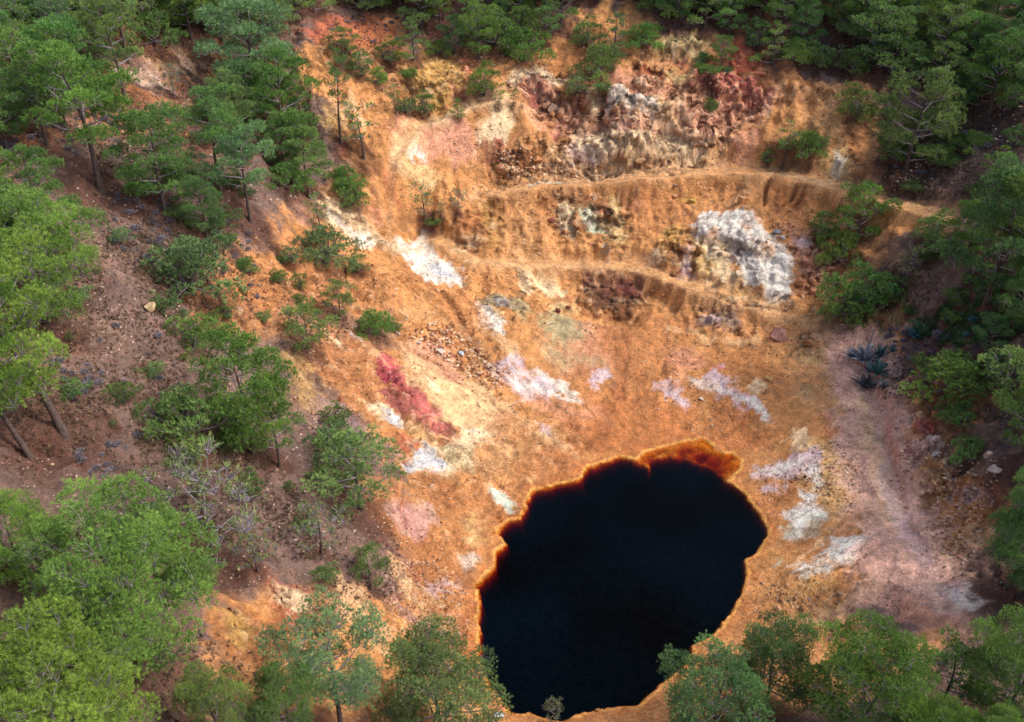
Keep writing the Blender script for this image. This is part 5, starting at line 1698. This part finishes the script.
def tuft_field():
    r = np.random.default_rng(8)
    C, T = [], []
    for o_, n in [("60 240 180 230 240 330 230 420 300 480 330 560 260 560 120 470 20 480 0 300", 5200), ("90 130 200 130 260 260 180 300 100 260", 3000), ("0 0 300 0 320 150 150 120 0 160", 3600),
                  ("880 120 1024 90 1024 200 900 200", 2200), ("870 270 960 220 1024 300 1024 460 960 400 880 400", 2300), ("330 480 400 540 400 600 330 600", 300),
                  ("180 280 330 250 350 330 300 390 330 420", 700), ("300 0 1024 0 1024 90 900 90 770 62 640 30 400 50", 1500), ("330 0 400 10 400 60 320 50", 400), ("0 600 260 640 330 722 0 722", 900)]:
        V = np.array(poly(o_))
        q = np.stack([r.uniform(V[:, 0].min(), V[:, 0].max(), n * 4), r.uniform(V[:, 1].min(), V[:, 1].max(), n * 4)], 1)
        cl = fbm(np.c_[q, np.zeros(len(q))], 40, 3, 15)
        q = q[(sdf(q, V) > 0) & (cl + r.normal(0, .3, len(q)) > 0)][:n]
        for px, py in q:
            p, fi = at(px, py)
            if p[2] < .2: continue
            C.append(p[:]); T.append(np.clip(r.normal(.4, .33), 0, 1))
    C = np.array(C); T = np.array(T)
    sc = r.uniform(.6, 1.3, len(C))
    tri, tone = tufts(r, C, np.tile((0, 0, .8), (len(C), 1)), 12, .24 * sc, .026, .95, T)
    o = link('dry_tufts', blades_mesh('dry_tufts', tri, tone, M_DRY))
    o.color = (1, 1, 1, 1)
    tag(o, 'dry brown grass tufts scattered over the hillsides', 'grass', kind='stuff')
tuft_field()

# ------------------------------------------------------------------ agaves with dead flower stalks
def leaf_mesh():
    V, F = [], []
    for i, (t, w, th) in enumerate([(0, .10, .05), (.25, .13, .045), (.6, .10, .03), (.85, .05, .015), (1, .004, .003)]):
        y = .1 * t + .9 * t; zz = .22 * math.sin(t * 2.2) * 0.6
        for sx, sz in ((-1, .35), (0, -1), (1, .35)): V.append((sx * w, y, zz + sz * th))
    for i in range(4):
        for j in range(3):
            a = i * 3 + j; b = i * 3 + (j + 1) % 3
            F.append((a, b, b + 3, a + 3))
    me = fast_mesh('agave_leaf', np.array(V), np.array(F))
    at_ = me.attributes.new('Col', 'FLOAT_COLOR', 'POINT')
    at_.data.foreach_set('color', np.array([(.2 + .15 * (i // 3),) * 3 + (1,) for i in range(len(V))], np.float32).ravel())
    me.materials.append(M_AGAVE)
    return me
LEAFM = leaf_mesh()
def agave(px, py, wpx, label, color, n=24, stalk=None, upright=.5):
    p, _ = at(px, py)
    dep = depth_of(p); L = wpx * .5 * dep / FPX
    e = bpy.data.objects.new('agave', None); COL.objects.link(e); e.location = (p[0], p[1], p[2]); e.empty_display_size = .2
    tag(e, label, 'agave plant')
    for i in range(n):
        o = bpy.data.objects.new('leaf', LEAFM); COL.objects.link(o); o.parent = e
        u = i / n
        o.rotation_euler = (math.radians(10 + 68 * u * (1 if upright < .6 else 1.1) + crng.uniform(-8, 8)), crng.uniform(-.2, .2), i * 2.39996)
        s = L * crng.uniform(.85, 1.2)
        o.scale = (s * 1.0, s, s)
        v = crng.uniform(.55, 1.35); o.color = (color[0] * v, color[1] * v, color[2] * v, 1)
    if stalk:
        h = stalk * dep / FPX / .9
        V, F = [], []
        tube(V, F, [(0, 0, 0), (.03 * h, 0, h * .5), (.10 * h, .02 * h, h)], [.07, .05, .03], 6)
        for k in range(7):
            t = .55 + .06 * k; a = k * 2.4
            q = np.array([.02 * h + .09 * h * t * t, 0, h * t])
            tube(V, F, [q, q + np.array([math.cos(a), math.sin(a), .5]) * .35], [.022, .012], 4)
        o = link('flower_stalk', quads_mesh('flower_stalk', V, F, M_TWIG), None, e)
agave(917, 338, 32, 'upright turquoise agave on the orange bank above the others', (1.0, 1.15, 1.15), 26)
agave(864, 362, 38, 'dead grey agave clump with a tall dry flower stalk beside the track', (4.5, 1.9, 2.1), 36, 42)
agave(880, 356, 24, 'small turquoise agave behind the dead grey clump', (.9, .95, .85), 20)
agave(878, 374, 30, 'teal agave with a leaning dry stalk below the dead grey clump', (1.1, 1.1, 1.0), 28, 26)
agave(866, 388, 32, 'dark withered agave lowest of the clump beside the track', (1.6, .65, .65), 26)
agave(852, 358, 22, 'dead grey agave leftmost of the clump beside the track', (4.0, 1.8, 2.0), 28)
agave(870, 372, 24, 'dead grey agave in the middle of the clump beside the track', (3.6, 1.7, 1.8), 30)
agave(884, 388, 18, 'dusty grey agave at the lower right of the clump beside the track', (2.6, 1.2, 1.2), 24)
agave(892, 352, 14, 'little agave right of the clump beside the track', (.9, 1.0, 1.0), 16)
agave(972, 322, 15, 'small blue green agave high on the shaded green slope', (.8, .95, 1.0), 18)
agave(965, 337, 13, 'small agave below the other one on the shaded green slope', (.8, .9, .9), 16)

# low green creeping cover on the shaded right slope
def green_cover():
    r = np.random.default_rng(9); C = []
    V = np.array(poly("930 320 965 275 1024 280 1030 345 980 345 940 360"))
    q = np.stack([r.uniform(V[:, 0].min(), V[:, 0].max(), 6000), r.uniform(V[:, 1].min(), V[:, 1].max(), 6000)], 1)
    q = q[(sdf(q, V) > 0) & (fbm(np.c_[q[:, 0], q[:, 1] * 2.2 + q[:, 0], np.zeros(len(q))], 26, 3, 16) > -.02)]
    for px, py in q: C.append(at(px, py)[0][:])
    tri, tone = tufts(r, np.array(C), np.tile((0, 0, .6), (len(C), 1)), 8, .22, .03, 1.0, np.clip(r.normal(.2, .15, len(C)), 0, 1))
    o = link('green_ground_cover', blades_mesh('green_ground_cover', tri, tone, M_PINE)); o.color = (.55, .8, .9, 1)
    tag(o, 'low dark green cover on the shaded slope at the right', 'ground cover', kind='stuff')
green_cover()

print('done', time.time() - T0)
